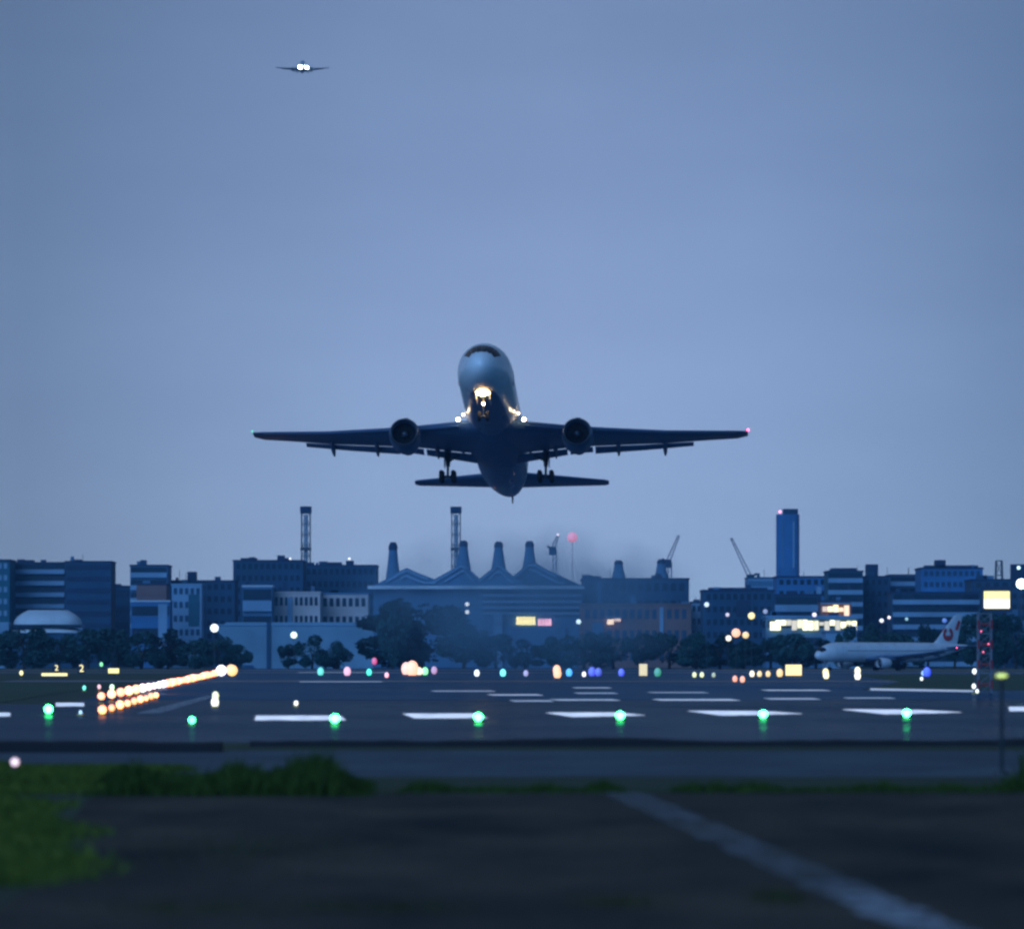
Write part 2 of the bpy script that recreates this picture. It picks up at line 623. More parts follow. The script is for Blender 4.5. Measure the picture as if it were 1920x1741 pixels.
def bank_h(x, y, r):
    # tall weeds over x -4.7 .. -1.6, tallest clump near x -2.1
    px = 960 + x / y * F
    e = min(1, max(0, (px - 150) / 60)) * min(1, max(0, (715 - px) / 110))
    base = .12 + .07 * math.sin(x * 6.3) * math.sin(x * 2.7 + y) + .10 * math.exp(-((px - 260) / 50) ** 2) + .12 * math.exp(-((px - 440) / 60) ** 2) + .30 * math.exp(-((px - 600) / 55) ** 2)
    return e * base * r.uniform(.35, 1.0) * (1.55 if r.random() < .05 else 1)


def bank_region(r):
    y = r.uniform(46.2, 53)
    return (r.uniform(-5.6, -1.3), y)


grass('grass_bank', 15000, bank_region, bank_h, M['blade_dark'], 'tall dark weeds and grass along the far edge of the path', .014, 2)


def left_region(r):
    y = r.uniform(27.5, 60)
    edge = (-3.15 - .05 * (y - 27) - .004 * (y - 27) ** 2 if y < 47 else -4.9) + .22 * math.sin(y * .9) - abs(r.gauss(0, .75)) + .45
    x = r.uniform(-9, edge)
    if 960 + x / y * F < -60:
        return None
    return (x, y)


grass('left_grass', 42000, left_region, lambda x, y, r: r.uniform(.03, .15) * max(.42, 1.2 * math.sin(x * 2.1 + y * .45) * math.sin(x * .8 + y * .9 + 1)), M['blade'], 'bright green rough grass growing along the left side of the path', .014, 3)


def thin_region(r):
    x = r.uniform(-1.6, 6.5)
    return (x, 48.4 + r.gauss(0, .45))


def thin_h(x, y, r):
    k = .9 * max(-.35, math.sin(x * 5.1) * math.sin(x * 2.3 + 1) * math.sin(x * .9))
    k += .5 * math.exp(-((x - 1.0) / .15) ** 2) + .6 * math.exp(-((x - 2.35) / .1) ** 2)
    if x > 4.2:
        k += .35
    return r.uniform(.05, .16) * (.38 + k)


grass('thin_grass_edge', 6500, thin_region, thin_h, M['blade_dark'], 'thin uneven line of grass along the right part of the path edge', .011, 4)
grass('tall_weeds', 260, strip_fn(6.25, 7.5, 52, 53.5), lambda x, y, r: r.uniform(.1, .5), M['blade_dark'], 'tall dark weeds beside the post with the yellow lamp', .014, 7)


def patch_region(r):
    c = r.choice([(-2.25, 31.5, .45, 1.6), (-2.0, 33.5, .5, 1.2), (1.62, 26.2, .10, .4), (-.75, 25.0, .28, .18), (.62, 25.6, .12, .15), (-1.9, 25, .25, .3)])
    return (r.gauss(c[0], c[2]), r.gauss(c[1], c[3]))


grass('weed_patches', 1300, patch_region, lambda x, y, r: r.uniform(.015, .07), M['blade_dry'], 'small brownish weed patches growing through the asphalt path', .008, 9)

# ------------------------------------------------------------------ trees
def make_crown(seed, lumps, n, leaf=.8):
    r = random.Random(seed)
    V, Fc = [], []
    for k in range(n):
        cx, cz, rx_, rz_, cy = r.choice(lumps)
        d = Vector((r.gauss(0, 1), r.gauss(0, 1), r.gauss(0, 1))).normalized()
        q_ = r.uniform(.35, 1.0) ** .45 * (1 + .10 * math.sin(d.x * 7 + seed) * math.cos(d.z * 6))
        p = Vector((cx + d.x * rx_ * q_, cy + d.y * rx_ * q_, max(.35, cz + d.z * rz_ * q_)))
        u = Vector((r.gauss(0, 1), r.gauss(0, 1), r.gauss(0, 1))).normalized()
        w = u.orthogonal().normalized()
        s = leaf * r.uniform(.4, 1.0)
        i = len(V)
        V += [p - u * s, p + w * s * .6, p + u * s, p - w * s * .6]
        Fc.append((i, i + 1, i + 2, i + 3))
    me = bpy.data.meshes.new('crown')
    me.from_pydata([tuple(v) for v in V], [], Fc)
    me.materials.append(M['leaf'])
    return me


def make_tree(name, seed, lumps, n, h, leaf, label, cat='tree', group=None):
    t = empty(name, (0, 0, 0), label, cat, group)
    c = bpy.data.objects.new('crown', make_crown(seed, lumps, n, leaf))
    C.objects.link(c)
    c.parent = t
    b = MB()
    b.tube((0, 0, 0), (.1, .05, h * .35), .30, .22)
    b.tube((.1, .05, h * .33), (-.7, .2, h * .7), .2, .08)
    b.tube((.1, .05, h * .33), (.9, -.2, h * .72), .2, .08)
    b.build('trunk', M['bark'], t)
    return t


# unit trees about 10 m wide and 10 m tall
proto = []
for s_ in range(6):
    r = random.Random(40 + s_)
    lumps = [(r.uniform(-.6, .6), 4.8, 3.0, 3.6, 0)]
    for k in range(8):
        a = k * 1.05 + r.uniform(-.3, .3)
        lumps.append((math.cos(a) * 3.2, r.uniform(1.8, 7.4), r.uniform(.9, 2.1), r.uniform(.9, 2.2), math.sin(a) * 2.2))
    lumps.append((r.uniform(-2, 2), r.uniform(7.2, 8.4), r.uniform(1.1, 2), r.uniform(1.1, 1.9), 0))
    proto.append(lumps)

tree_rows = []   # px centre, top y, width px, D, label


def place_tree(i, px, ytop, wpx, D, label, group=None, ybase=None):
    h = (EYE + (HZ - ytop) / F * D) * (1 + .10 * math.sin(i * 2.4) * (wpx < 150))
    w = wpx / F * D * (1.1 + .15 * math.sin(i * 1.7))
    k = i % 6
    if k not in place_tree.protos:
        t = make_tree('broadleaf_tree', 40 + k, proto[k], 3400, 10, .46, label)
        place_tree.protos[k] = t
    else:
        t = copy_tree(place_tree.protos[k])
    t.location = ((px - 960) / F * D, D, 0)
    t.scale = (w / 9.6, w / 9.6, h / 9.8)
    t.rotation_euler = (0, 0, 0 if k == i else (i * 1.7) % 6.28)
    t['label'] = label
    if group:
        t['group'] = group
    elif 'group' in t:
        del t['group']
    return t


place_tree.protos = {}
TI = 0
ORDL = ['first', 'second', 'third', 'fourth', 'fifth', 'sixth', 'seventh', 'eighth', 'ninth', 'tenth']
LT = [  # left belt
    (-20, 1166, 110, 1060), (45, 1172, 100, 1050), (110, 1178, 90, 1070), (165, 1176, 95, 1040), (220, 1172, 90, 1060), (265, 1180, 90, 1045),
    (315, 1186, 90, 1060), (365, 1184, 90, 1050), (410, 1192, 80, 1070), (445, 1204, 60, 1055)]
for a in LT:
    place_tree(TI, *a, ORDL[TI] + ' dark tree from the left edge, below the office blocks', 'trees below the left office blocks'); TI += 1
for k_, a in enumerate([(540, 1200, 60, 1080), (585, 1196, 70, 1075), (632, 1200, 60, 1080)]):
    place_tree(TI, *a, ('left', 'middle', 'right')[k_] + ' one of three low trees before the pale sloping wall', 'low trees in front of the pale wall'); TI += 1
place_tree(TI, 790, 1110, 215, 1090, 'largest dark domed tree left of the row of yellow-lit windows'); TI += 1
place_tree(TI, 735, 1150, 90, 1070, 'smaller dark tree against the left side of the big domed tree'); TI += 1
place_tree(TI, 870, 1148, 110, 1075, 'smaller dark tree against the right side of the big domed tree'); TI += 1
for k_, a in enumerate([(930, 1190, 90, 1080), (985, 1198, 80, 1075), (1040, 1190, 90, 1080), (1095, 1184, 90, 1070), (1150, 1176, 90, 1080), (1205, 1180, 80, 1075), (1255, 1186, 90, 1085), (1305, 1178, 80, 1070)]):
    place_tree(TI, *a, ORDL[k_] + ' tree right of the big domed tree in the middle belt', 'trees of the middle belt'); TI += 1
for k_, a in enumerate([(1350, 1196, 90, 1080), (1395, 1190, 90, 1075), (1445, 1184, 80, 1080), (1490, 1186, 90, 1070), (1530, 1190, 80, 1080), (1590, 1176, 70, 1100), (1640, 1172, 80, 1105), (1690, 1170, 90, 1110), (1740, 1172, 80, 1120), (1790, 1158, 80, 1110)]):
    place_tree(TI, *a, ORDL[k_] + ' tree in the right belt, counted from the orange lamps to the tail fin', 'trees behind the taxiing airliner'); TI += 1
for k_, a in enumerate([(1850, 1140, 110, 1090), (1905, 1160, 90, 1080), (1945, 1150, 90, 1085)]):
    place_tree(TI, *a, ('tall dark tree directly below the yellow lit panel', 'lower dark tree just right of the yellow lit panel', 'dark tree cut by the right edge beside the yellow lit panel')[k_], 'trees below the yellow lit panel'); TI += 1

# ------------------------------------------------------------------ buildings
def bmat(key, col, rough=.8):
    if key not in M:
        M[key] = mat(key, col, rough, var=.12, scale=.08)
    return M[key]


bmat('navy_wall', (.020, .085, .16)); bmat('teal_wall', (.02, .13, .19)); bmat('pale_wall', (.60, .68, .78)); bmat('beige_wall', (.66, .56, .54))
bmat('mid_wall', (.09, .22, .36)); bmat('brown_wall', (.26, .15, .14)); bmat('blue_wall', (.05, .20, .42)); bmat('roof_dark', (.015, .05, .11))
bmat('band_pale', (.24, .40, .56)); bmat('win_dark', (.012, .03, .06), .25); bmat('white_roof', (.75, .78, .82))


def building(name, label, px0, px1, ytop, D, depth=18, wall='navy_wall', floors=8, cols=0, kind='band', rot=0, band='win_dark', roof='roof_dark', parapet=True, boxes=(), lit=(), ybot=None, cat='building', side=True):
    x0, x1 = (px0 - 960) / F * D, (px1 - 960) / F * D
    h = EYE + (HZ - ytop) / F * D
    w = x1 - x0
    e = empty(name, ((x0 + x1) / 2, D, 0), label, cat, rz=R(rot))
    w2 = w / 2
    MB().box(-w2, w2, 0, depth, 0, h).build('wall', M[wall], e)
    b = MB()
    b.box(-w2 - .25, w2 + .25, -.25, depth + .25, h + .003, h + .55)
    rf = b.build('roof', M[roof], e)
    fh = h / floors
    if kind == 'band':
        for i in range(floors):
            z = fh * (i + .38)
            b = MB().box(-w2 * .96, w2 * .96, -.12, .02, z, z + fh * .42)
            wi = b.build('window_band', M[band], e)
            if side:
                MB().box(-w2 - .1, -w2 + .02, depth * .06, depth * .94, z, z + fh * .42).build('window_band', M[band], e)
    elif kind == 'grid':
        me = None
        cw = w * .94 / cols
        for i in range(floors):
            for j in range(cols):
                z = fh * (i + .35)
                x = -w2 * .94 + cw * (j + .5)
                if me is None:
                    o = MB().box(-cw * .30, cw * .30, -.1, .02, 0, fh * .45).build('window', M[band], e)
                    me = o.data
                else:
                    o = bpy.data.objects.new('window', me)
                    C.objects.link(o)
                    o.parent = e
                o.location = (x, 0, z)
    elif kind == 'balcony':
        for i in range(floors):
            z = fh * (i + .1)
            MB().box(-w2 * .98, w2 * .98, -1.1, -.003, z, z + fh * .38).build('balcony', M['band_pale'], e)
            MB().box(-w2 * .96, w2 * .96, -.1, .02, z + fh * .42, z + fh * .82).build('window_band', M[band], e)
    rr_ = random.Random(int(px0 * 7 + ytop))
    for k in range(max(2, int(w / 7))):
        cx = rr_.uniform(-w2 * .9, w2 * .9)
        cw_, ch_ = rr_.uniform(.4, 1.8), rr_.uniform(.5, 1.7)
        if rr_.random() < .3:
            MB().tube((cx, 3, h + .56), (cx, 3, h + rr_.uniform(2, 4.5)), .09, n=5).build('roof_antenna', M['steel'], e)
        else:
            MB().box(cx - cw_, cx + cw_, 2, 4, h + .56, h + .56 + ch_).build('rooftop_unit', M[rr_.choice(['mid_wall', 'roof_dark', 'navy_wall'])], e)
    if kind in ('band', 'grid') and w > 9:
        for k in range(max(1, int(w / 12))):
            cx = rr_.uniform(-w2 * .85, w2 * .6)
            i0 = rr_.randrange(0, max(1, floors - 1))
            cw_ = rr_.uniform(1.2, 4.5)
            MB().box(cx, min(cx + cw_, w2), -.34, -.16, fh * (i0 + .05), fh * min(floors - .1, i0 + rr_.uniform(.8, 3.2))).build('facade_panel', M[rr_.choice(['mid_wall', 'band_pale', 'teal_wall', 'roof_dark'])], e)
    for (bx0, bx1, by) in boxes:     # rooftop plant rooms, in pixels
        hh = (ytop - by) / F * D
        xa, xb = (bx0 - 960) / F * D - (x0 + x1) / 2, (bx1 - 960) / F * D - (x0 + x1) / 2
        MB().box(xa, xb, 3, 9, h + .56, h + .56 + hh).build('plant_room', M['roof_dark'], e)
    for (lx0, lx1, ly0, ly1, col, es) in lit:
        xa, xb = (lx0 - 960) / F * D - (x0 + x1) / 2, (lx1 - 960) / F * D - (x0 + x1) / 2
        za, zb = EYE + (HZ - ly1) / F * D, EYE + (HZ - ly0) / F * D
        n = max(1, int((xb - xa) / 1.7))
        g_ = (xb - xa) / n
        for k in range(n):
            q_ = rr_.choice((.35, .6, 1, 1, 1.25))
            zc_ = za + (zb - za) * rr_.choice((0, 0, 0, .2, .45))
            MB().box(xa + g_ * k + .08, xa + g_ * (k + 1) - .08, -1.35, -1.22, zc_, zb - rr_.uniform(0, .25) * (zb - za)).build(
                'lit_window', lamp_mat('lit_%d_%d_%d_%g' % (col[0] * 100, col[1] * 100, col[2] * 100, es * q_), (col[0], col[1] * rr_.choice((1, .92)), col[2]), es * q_), e)
        MB().box(xa - .4, xb + .4, -1.9, -.02, zb + .12, zb + .5).build('canopy_edge', M['band_pale'], e)
    return e


WARM, YEL, WHT, CRM, PNK, GRN = (1, .62, .22), (1, .82, .25), (.85, .93, 1), (1, .85, .5), (1, .45, .55), (.75, 1, .6)
building('office_block', 'teal high block cut off by the left edge, rows of small pale windows', -70, 18, 1051, 1500, wall='teal_wall', floors=9, cols=8, kind='grid', band='band_pale')
building('apartment_building', 'wide dark block with pale balconies behind the white low dome', 24, 122, 1056, 1520, wall='navy_wall', floors=9, kind='balcony', boxes=[(36, 60, 1052)])
building('apartment_building', 'plain dark navy block joined to the right of the balcony block', 122.5, 208, 1054, 1505, wall='navy_wall', floors=9, kind='band', boxes=[(130, 150, 1051)], band='roof_dark')
building('low_block', 'low dark block in the gap between two taller blocks at left', 206, 248, 1100, 1560, wall='navy_wall', floors=5, band='roof_dark')
building('stepped_building', 'tall narrow block with stacked pale floor bands above a brown wall', 244, 314, 1061, 1480, wall='mid_wall', floors=8, kind='balcony')
building('brown_annex', 'brownish annex on the front of the narrow banded block', 256, 312, 1096, 1440, 12, wall='brown_wall', floors=5, band='brown_wall')
building('blue_annex', 'bright blue low building with a pale roof line under the brown annex', 246, 318, 1128, 1400, 12, wall='blue_wall', floors=3, roof='pale_wall')
building('pale_block', 'pale blue front of the low block with one rooftop box', 322, 378, 1097, 1430, 10, wall='band_pale', floors=6, cols=5, kind='grid', band='navy_wall', roof='band_pale')
building('office_block', 'low dark block with one small rooftop box', 320, 440, 1090, 1500, wall='navy_wall', floors=7, cols=9, kind='grid', boxes=[(350, 366, 1074)])
building('office_block', 'large dark block behind the white-framed house, left of the first lattice mast', 437, 568, 1052, 1560, 24, wall='navy_wall', floors=9, cols=11, kind='grid', boxes=[(450, 480, 1048), (520, 540, 1048)])
building('white_building', 'white-framed building with blue shaded balconies', 455, 510, 1100, 1330, 12, wall='mid_wall', floors=3, kind='balcony', roof='pale_wall')
building('beige_building', 'long pale beige low building with small dark windows', 511, 600, 1112, 1340, 14, wall='beige_wall', floors=4, cols=9, kind='grid', roof='beige_wall')
building('grey_building', 'pale grey low building right of the beige one', 601, 690, 1114, 1350, 14, wall='beige_wall', floors=4, cols=7, kind='grid', roof='mid_wall')
building('office_block', 'wide dark block between the two lattice masts with a small white roof light', 569, 706, 1061, 1600, 24, wall='navy_wall', floors=8, cols=12, kind='grid', boxes=[(600, 640, 1056), (648, 662, 1053)])

# pale white low dome hall
e = empty('domed_hall', (P(85, 1200, 1300).x, 1300, 0), 'white low domed hall in front of the balcony block at left', 'hall')
h = EYE + (HZ - 1172) / F * 1300
MB().box(-11, 11.5, 0, 14, 0, h - 2.2).build('wall', M['navy_wall'], e)
for k, (z0, zz, rx_) in enumerate([(h - 2.2, 1.5, 12.5), (h + .3, 4.4, 10.5)]):
    b = MB()
    rings = []
    for i in range(7):
        t = i / 6
        rr = 1 - .42 * t ** 2.2
        rings.append([Vector((math.cos(a) * rx_ * rr, 7 + math.sin(a) * 8 * rr, z0 + zz * t)) for a in [2 * math.pi * j / 24 for j in range(24)]])
    b.loft(rings)
    sm(b.build('dome_roof', M['white_roof'], e), 30)
MB().box(-10, 10.8, .6, 13, h - .7, h + .3).build('window_band', M['win_dark'], e)
MB().box(-19, -11.3, 1, 10, 0, h + 1.0).build('side_wing', M['band_pale'], e)

# pale sloping wall between trees
e = empty('sloping_wall', (P(565, 1200, 1180).x, 1180, 0), 'long pale grey wall sloping down behind the low trees', 'wall')
b = MB()
z = lambda y_: EYE + (HZ - y_) / F * 1180
xs = lambda p_: (p_ - 565) / F * 1180
b.add([(xs(405), 0, z(1180)), (xs(425), 0, z(1166)), (xs(700), 0, z(1166)), (xs(700), 0, 0), (xs(480), 0, 0)], [(0, 1, 2, 3, 4)])
b.add([(xs(405), 3, z(1180)), (xs(425), 3, z(1166)), (xs(700), 3, z(1166)), (xs(700), 3, 0), (xs(480), 3, 0)], [(4, 3, 2, 1, 0)])
b.add([(xs(425), 0, z(1166)), (xs(700), 0, z(1166)), (xs(700), 3, z(1166)), (xs(425), 3, z(1166))], [(0, 1, 2, 3)])
b.build('wall_face', bmat('wall_grey', (.20, .34, .44)), e)
MB().box(xs(405), xs(700), -.3, -.003, z(1172), z(1170)).build('coping', M['band_pale'], e)
MB().box(xs(500), xs(507), -.5, -.003, 0, z(1166)).build('buttress', M['navy_wall'], e)

# central terminal with ventilation cones
D0 = 1450
e = empty('terminal_building', (P(960, 1200, D0).x, D0, 0), 'long terminal with wavy folded roofs behind the big domed tree', 'terminal')
zz = lambda y_, D=D0: EYE + (HZ - y_) / F * D
xx = lambda p_: (p_ - 960) / F * D0
MB().box(xx(700), xx(1092), 0, 40, 0, zz(1098)).build('wall', M['mid_wall'], e)
MB().box(xx(690), xx(1095), -4, 0 - .01, zz(1104), zz(1098)).build('eaves', M['white_roof'], e)
for y_ in (1118, 1130, 1141, 1152):
    MB().box(xx(905), xx(1090), -1.0, -.01, zz(y_), zz(y_ - 5)).build('balcony', M['band_pale'], e)
    MB().box(xx(905), xx(1090), -.2, -.012, zz(y_ - 5), zz(y_ - 9)).build('window_band', M['win_dark'], e)
# folded roof: a row of ridges
for k, (pa, pt, pb, yt) in enumerate([(700, 760, 850, 1062), (790, 868, 915, 1052), (880, 935, 985, 1052), (940, 995, 1092, 1048)]):
    b = MB()
    rings = []
    for (yy_, s) in ((2 + k * .3, 0), (36, 0)):
        prof = []
        for i in range(13):
            t = i / 12
            px_ = pa + (pb - pa) * t
            tt = (px_ - pt) / (pt - pa) if px_ < pt else (px_ - pt) / (pb - pt)
            yv = yt + (1097 - yt) * min(1, abs(tt)) ** .85
            prof.append(Vector((xx(px_), yy_, zz(yv))))
        rings.append(prof + [Vector((xx(pb), yy_, zz(1099))), Vector((xx(pa), yy_, zz(1099)))])
    b.loft(rings)
    rf = b.build('roof', M['mid_wall' if k != 3 else 'navy_wall'], e)
    b = MB()
    for q0 in range(2):
        pts = []
        for i in range(7):
            t = i / 6
            px_ = pa + (pb - pa) * ((.16, .34)[q0] + (.52, .44)[q0] * t)
            tt = (px_ - pt) / (pt - pa) if px_ < pt else (px_ - pt) / (pb - pt)
            yv = min(1094, yt + (1097 - yt) * min(1, abs(tt)) ** .85 + (7, 17)[q0])
            pts.append((xx(px_), zz(yv)))
        for i in range(6):
            (xa, za), (xb, zb) = pts[i], pts[i + 1]
            y0_ = 1.2 + k * .3
            b.add([(xa, y0_, za), (xb, y0_, zb), (xb, y0_, zb + .7), (xa, y0_, za + .7), (xa, y0_ + .7, za), (xb, y0_ + .7, zb), (xb, y0_ + .7, zb + .7), (xa, y0_ + .7, za + .7)],
                  [(0, 1, 2, 3), (3, 2, 6, 7), (0, 4, 5, 1), (4, 7, 6, 5)])
    b.build('roof_rib', M['band_pale'], rf)
for (a0, a1, y0, y1, c_, s_) in [(968, 1004, 1156, 1171, YEL, 4.0), (1008, 1034, 1160, 1172, PNK, 2.8)]:
    n = int((a1 - a0) / 6)
    for k in range(n):
        p0 = a0 + (a1 - a0) * k / n
        MB().box(xx(p0) + .1, xx(p0 + (a1 - a0) / n) - .1, -1.6, -1.4, zz(y1), zz(y0)).build('lit_window', lamp_mat('term_%g' % s_, c_, s_), e)
MB().box(xx(926), xx(942), -3, -1.2, 0, zz(1150)).build('stair_tower', M['band_pale'], e)
MB().box(xx(944), xx(1060), -1.3, -1.02, 0, zz(1174)).build('lower_wall', M['mid_wall'], e)


def vent(px, ytop, ybase, D, label, wpx=30):
    zt, zb = EYE + (HZ - ytop) / F * D, EYE + (HZ - ybase) / F * D
    w = wpx / F * D / 2
    e = empty('ventilation_tower', ((px - 960) / F * D, D, zb), label, 'vent tower', 'conical vent towers on the terminal roof')
    hgt = zt - zb
    b = MB()
    b.loft([[Vector((math.cos(a) * rr, math.sin(a) * rr, z_)) for a in [2 * math.pi * j / 12 for j in range(12)]] for rr, z_ in ((w * .98, 0), (w * .66, hgt * .5), (w * .52, hgt * .80))])
    sm(b.build('tower_body', M['mid_wall'], e), 50)
    b = MB()
    b.loft([[Vector((math.cos(a) * rr, math.sin(a) * rr, z_)) for a in [2 * math.pi * j / 12 for j in range(12)]] for rr, z_ in ((w * .57, hgt * .803), (w * .57, hgt * .90), (w * .34, hgt * 1.0))])
    sm(b.build('tower_cap', M['roof_dark'], e), 50)


vent(869, 1013, 1070, 1462, 'conical roof vent tower beside the hazy second lattice mast')
vent(935, 1015, 1070, 1462, 'middle one of the three sharp conical vents on the terminal roof')
vent(993, 1014, 1070, 1462, 'conical roof vent tower on the highest roof ridge of the terminal')
vent(737, 1016, 1092, 1475, 'faint conical roof vent tower on the left end of the terminal roof')
vent(1160, 1050, 1090, 1475, 'blurred conical vent above the hazy block, nearer the terminal')
vent(1240, 1048, 1090, 1475, 'blurred conical vent above the hazy block, beside the grey crane')

building('hazy_block', 'broad dark block blurred by jet exhaust above the brown wall', 1092, 1292, 1086, 1470, 30, wall='navy_wall', floors=5, cols=12, kind='grid', boxes=[(1092, 1110, 1080)])
building('brown_building', 'low brownish building with one warm blurred light', 1088, 1296, 1134, 1400, 20, wall='brown_wall', floors=3, cols=14, kind='grid', band='navy_wall', roof='brown_wall', lit=[(1138, 1164, 1158, 1170, (1, .70, .40), 2.4)])
building('pale_pillar_block', 'narrow pale grey block in the gap right of the brown building', 1296, 1316, 1130, 1420, 10, wall='band_pale', floors=5, cols=2, kind='grid')
building('rounded_block', 'dark block with sloping left shoulder beside the gap right of the haze', 1318, 1452, 1108, 1380, 20, wall='navy_wall', floors=6, cols=10, kind='grid', boxes=[(1330, 1440, 1104)])
building('teal_block', 'pale teal block at the left foot of the high tower', 1402, 1456, 1084, 1640, 20, wall='band_pale', floors=7, kind='band', band='mid_wall', roof='teal_wall')
building('office_block', 'dark blue block at the foot of the high tower', 1456, 1552, 1082, 1560, 20, wall='blue_wall', floors=8, cols=7, kind='grid')
building('arched_block', 'block with a rounded roof and pale floor bands right of the tower', 1552, 1618, 1072, 1500, 18, wall='teal_wall', floors=8, kind='balcony', boxes=[(1562, 1608, 1067)])
building('office_block', 'dark block carrying a small cube on its roof', 1619, 1668, 1082, 1520, 18, wall='navy_wall', floors=8, cols=4, kind='grid', boxes=[(1626, 1648, 1060)])
building('office_block', 'grey-blue banded block between the rooftop cube and the wide stepped hotel', 1668.5, 1726, 1079, 1540, 18, wall='mid_wall', floors=8, kind='balcony')
building('hotel_building', 'wide blue block with cut corners and a small box on top', 1727, 1843, 1066, 1490, 22, wall='blue_wall', floors=9, cols=10, kind='grid', boxes=[(1736, 1836, 1062), (1756, 1775, 1052)], band='navy_wall')
building('terraced_building', 'low terraced building of pale horizontal bands behind the tree belt', 1672, 1838, 1112, 1400, 16, wall='navy_wall', floors=6, kind='balcony')
building('car_park', 'low long building with a glowing strip under its roof', 1436, 1606, 1157, 1350, 20, wall='mid_wall', floors=3, roof='band_pale', kind='band',
         lit=[(1443, 1606, 1161, 1181, (1, .90, .42), 2.2)])
building('lit_shop', 'small building with cream lit front above the glowing strip', 1538, 1596, 1128, 1372, 10, wall='brown_wall', floors=2, kind='none', lit=[(1541, 1592, 1133, 1157, (1, .70, .25), 2.4)])
building('pale_hangar', 'pale grey low hangar just behind the tail end of the tree belt', 1548, 1606, 1186, 1180, 14, wall='band_pale', floors=2, kind='none', roof='mid_wall')
building('office_block', 'dark block below the yellow lit panel at the far right', 1822, 1980, 1088, 1420, 22, wall='navy_wall', floors=8, cols=9, kind='grid', boxes=[(1900, 1950, 1060)])
building('mid_block', 'dark blue low block below the foot of the high tower', 1452, 1540, 1116, 1440, 14, wall='navy_wall', floors=4, kind='balcony')

# slender tower
DT = 2450
e = empty('tower', (P(1477, 1200, DT).x, DT, 0), 'slender blue tower, the tallest building on the skyline', 'tower')
w = 21.5 / F * DT
zt = EYE + (HZ - 958) / F * DT
b = MB()
b.loft([[Vector((math.copysign(abs(math.cos(a)) ** .5, math.cos(a)) * w * k, math.copysign(abs(math.sin(a)) ** .5, math.sin(a)) * w * k, z_)) for a in [2 * math.pi * (j + .5) / 16 for j in range(16)]]
        for k, z_ in ((1.22, 0), (1.2, 36), (1.0, 52), (1.0, zt - 2))])
sm(b.build('tower_shaft', bmat('tower_blue', (.045, .18, .40)), e), 50)
MB().box(-w * .42, w * .86, -w * .6, w * .6, zt - 1.99, zt + 1.2).build('tower_cap', M['roof_dark'], e)
for k, f_ in enumerate((-.5, .45)):
    MB().box(w * f_ - .5, w * f_ + .5, -w * 1.04, -w * .9, 56, zt - 6).build('window_band', M['band_pale'] if k else M['mid_wall'], e)
MB().ball((-w * .7, -w * .4, zt - .4), .75).build('warning_light', lamp_mat('warn_red', (1, .25, .4), 4), e)


# lattice chimneys
def lattice(px, ytop, ybase, wpx, D, label, name='lattice_mast', m='steel', cat='mast', rings_=9, taper=1.0, cap=True, group=None):
    zt, zb = EYE + (HZ - ytop) / F * D, max(0, EYE + (HZ - ybase) / F * D)
    w = wpx / F * D / 2
    e = empty(name, ((px - 960) / F * D, D, zb), label, cat, group)
    H = zt - zb
    r = w * .13
    for (sx, sy) in ((-1, -1), (1, -1), (1, 1), (-1, 1)):
        MB().tube((sx * w, sy * w, 0), (sx * w * taper, sy * w * taper, H), r, n=6).build('leg', M[m], e)
    b = MB()
    for k in range(rings_):
        z0, z1 = H * k / rings_, H * (k + 1) / rings_
        w0 = w * (1 + (taper - 1) * k / rings_)
        w1 = w * (1 + (taper - 1) * (k + 1) / rings_)
        for (ax, ay, bx, by) in ((-1, -1, 1, -1), (1, -1, 1, 1), (1, 1, -1, 1), (-1, 1, -1, -1)):
            b.tube((ax * w1, ay * w1, z1), (bx * w1, by * w1, z1), r * .75, n=4)
            b.tube((ax * w0, ay * w0, z0), (bx * w1, by * w1, z1), r * .5, n=4)
    b.build('bracing', M[m], e)
    return e, w, H


for (px, lab, Dm) in [(573.5, 'dark latticed chimney mast above the large left block', 1620), (855, 'hazy latticed chimney mast left of the conical vents', 1700)]:
    e, w, H = lattice(px, 962, 1240, 16, Dm, lab, 'chimney_mast', rings_=14)
    MB().tube((0, 0, 0), (0, 0, H * .99), w * .52, n=12).build('flue', bmat('flue_white', (.5, .55, .62)), e)
    MB().box(-w * 1.3, w * 1.3, -w * 1.3, w * 1.3, H, H + 2.6).build('mast_head', M['roof_dark'], e)
    for k in (.25, .5, .75):
        MB().box(-w * 1.25, w * 1.25, -w * 1.25, w * 1.25, H * k, H * k + 1.1).build('platform', M['steel'], e)
e, w, H = lattice(1873, 1051, 1240, 24, 1600, 'A-shaped grey lattice frame on the skyline near the right edge', 'lattice_frame', rings_=7, taper=.42)


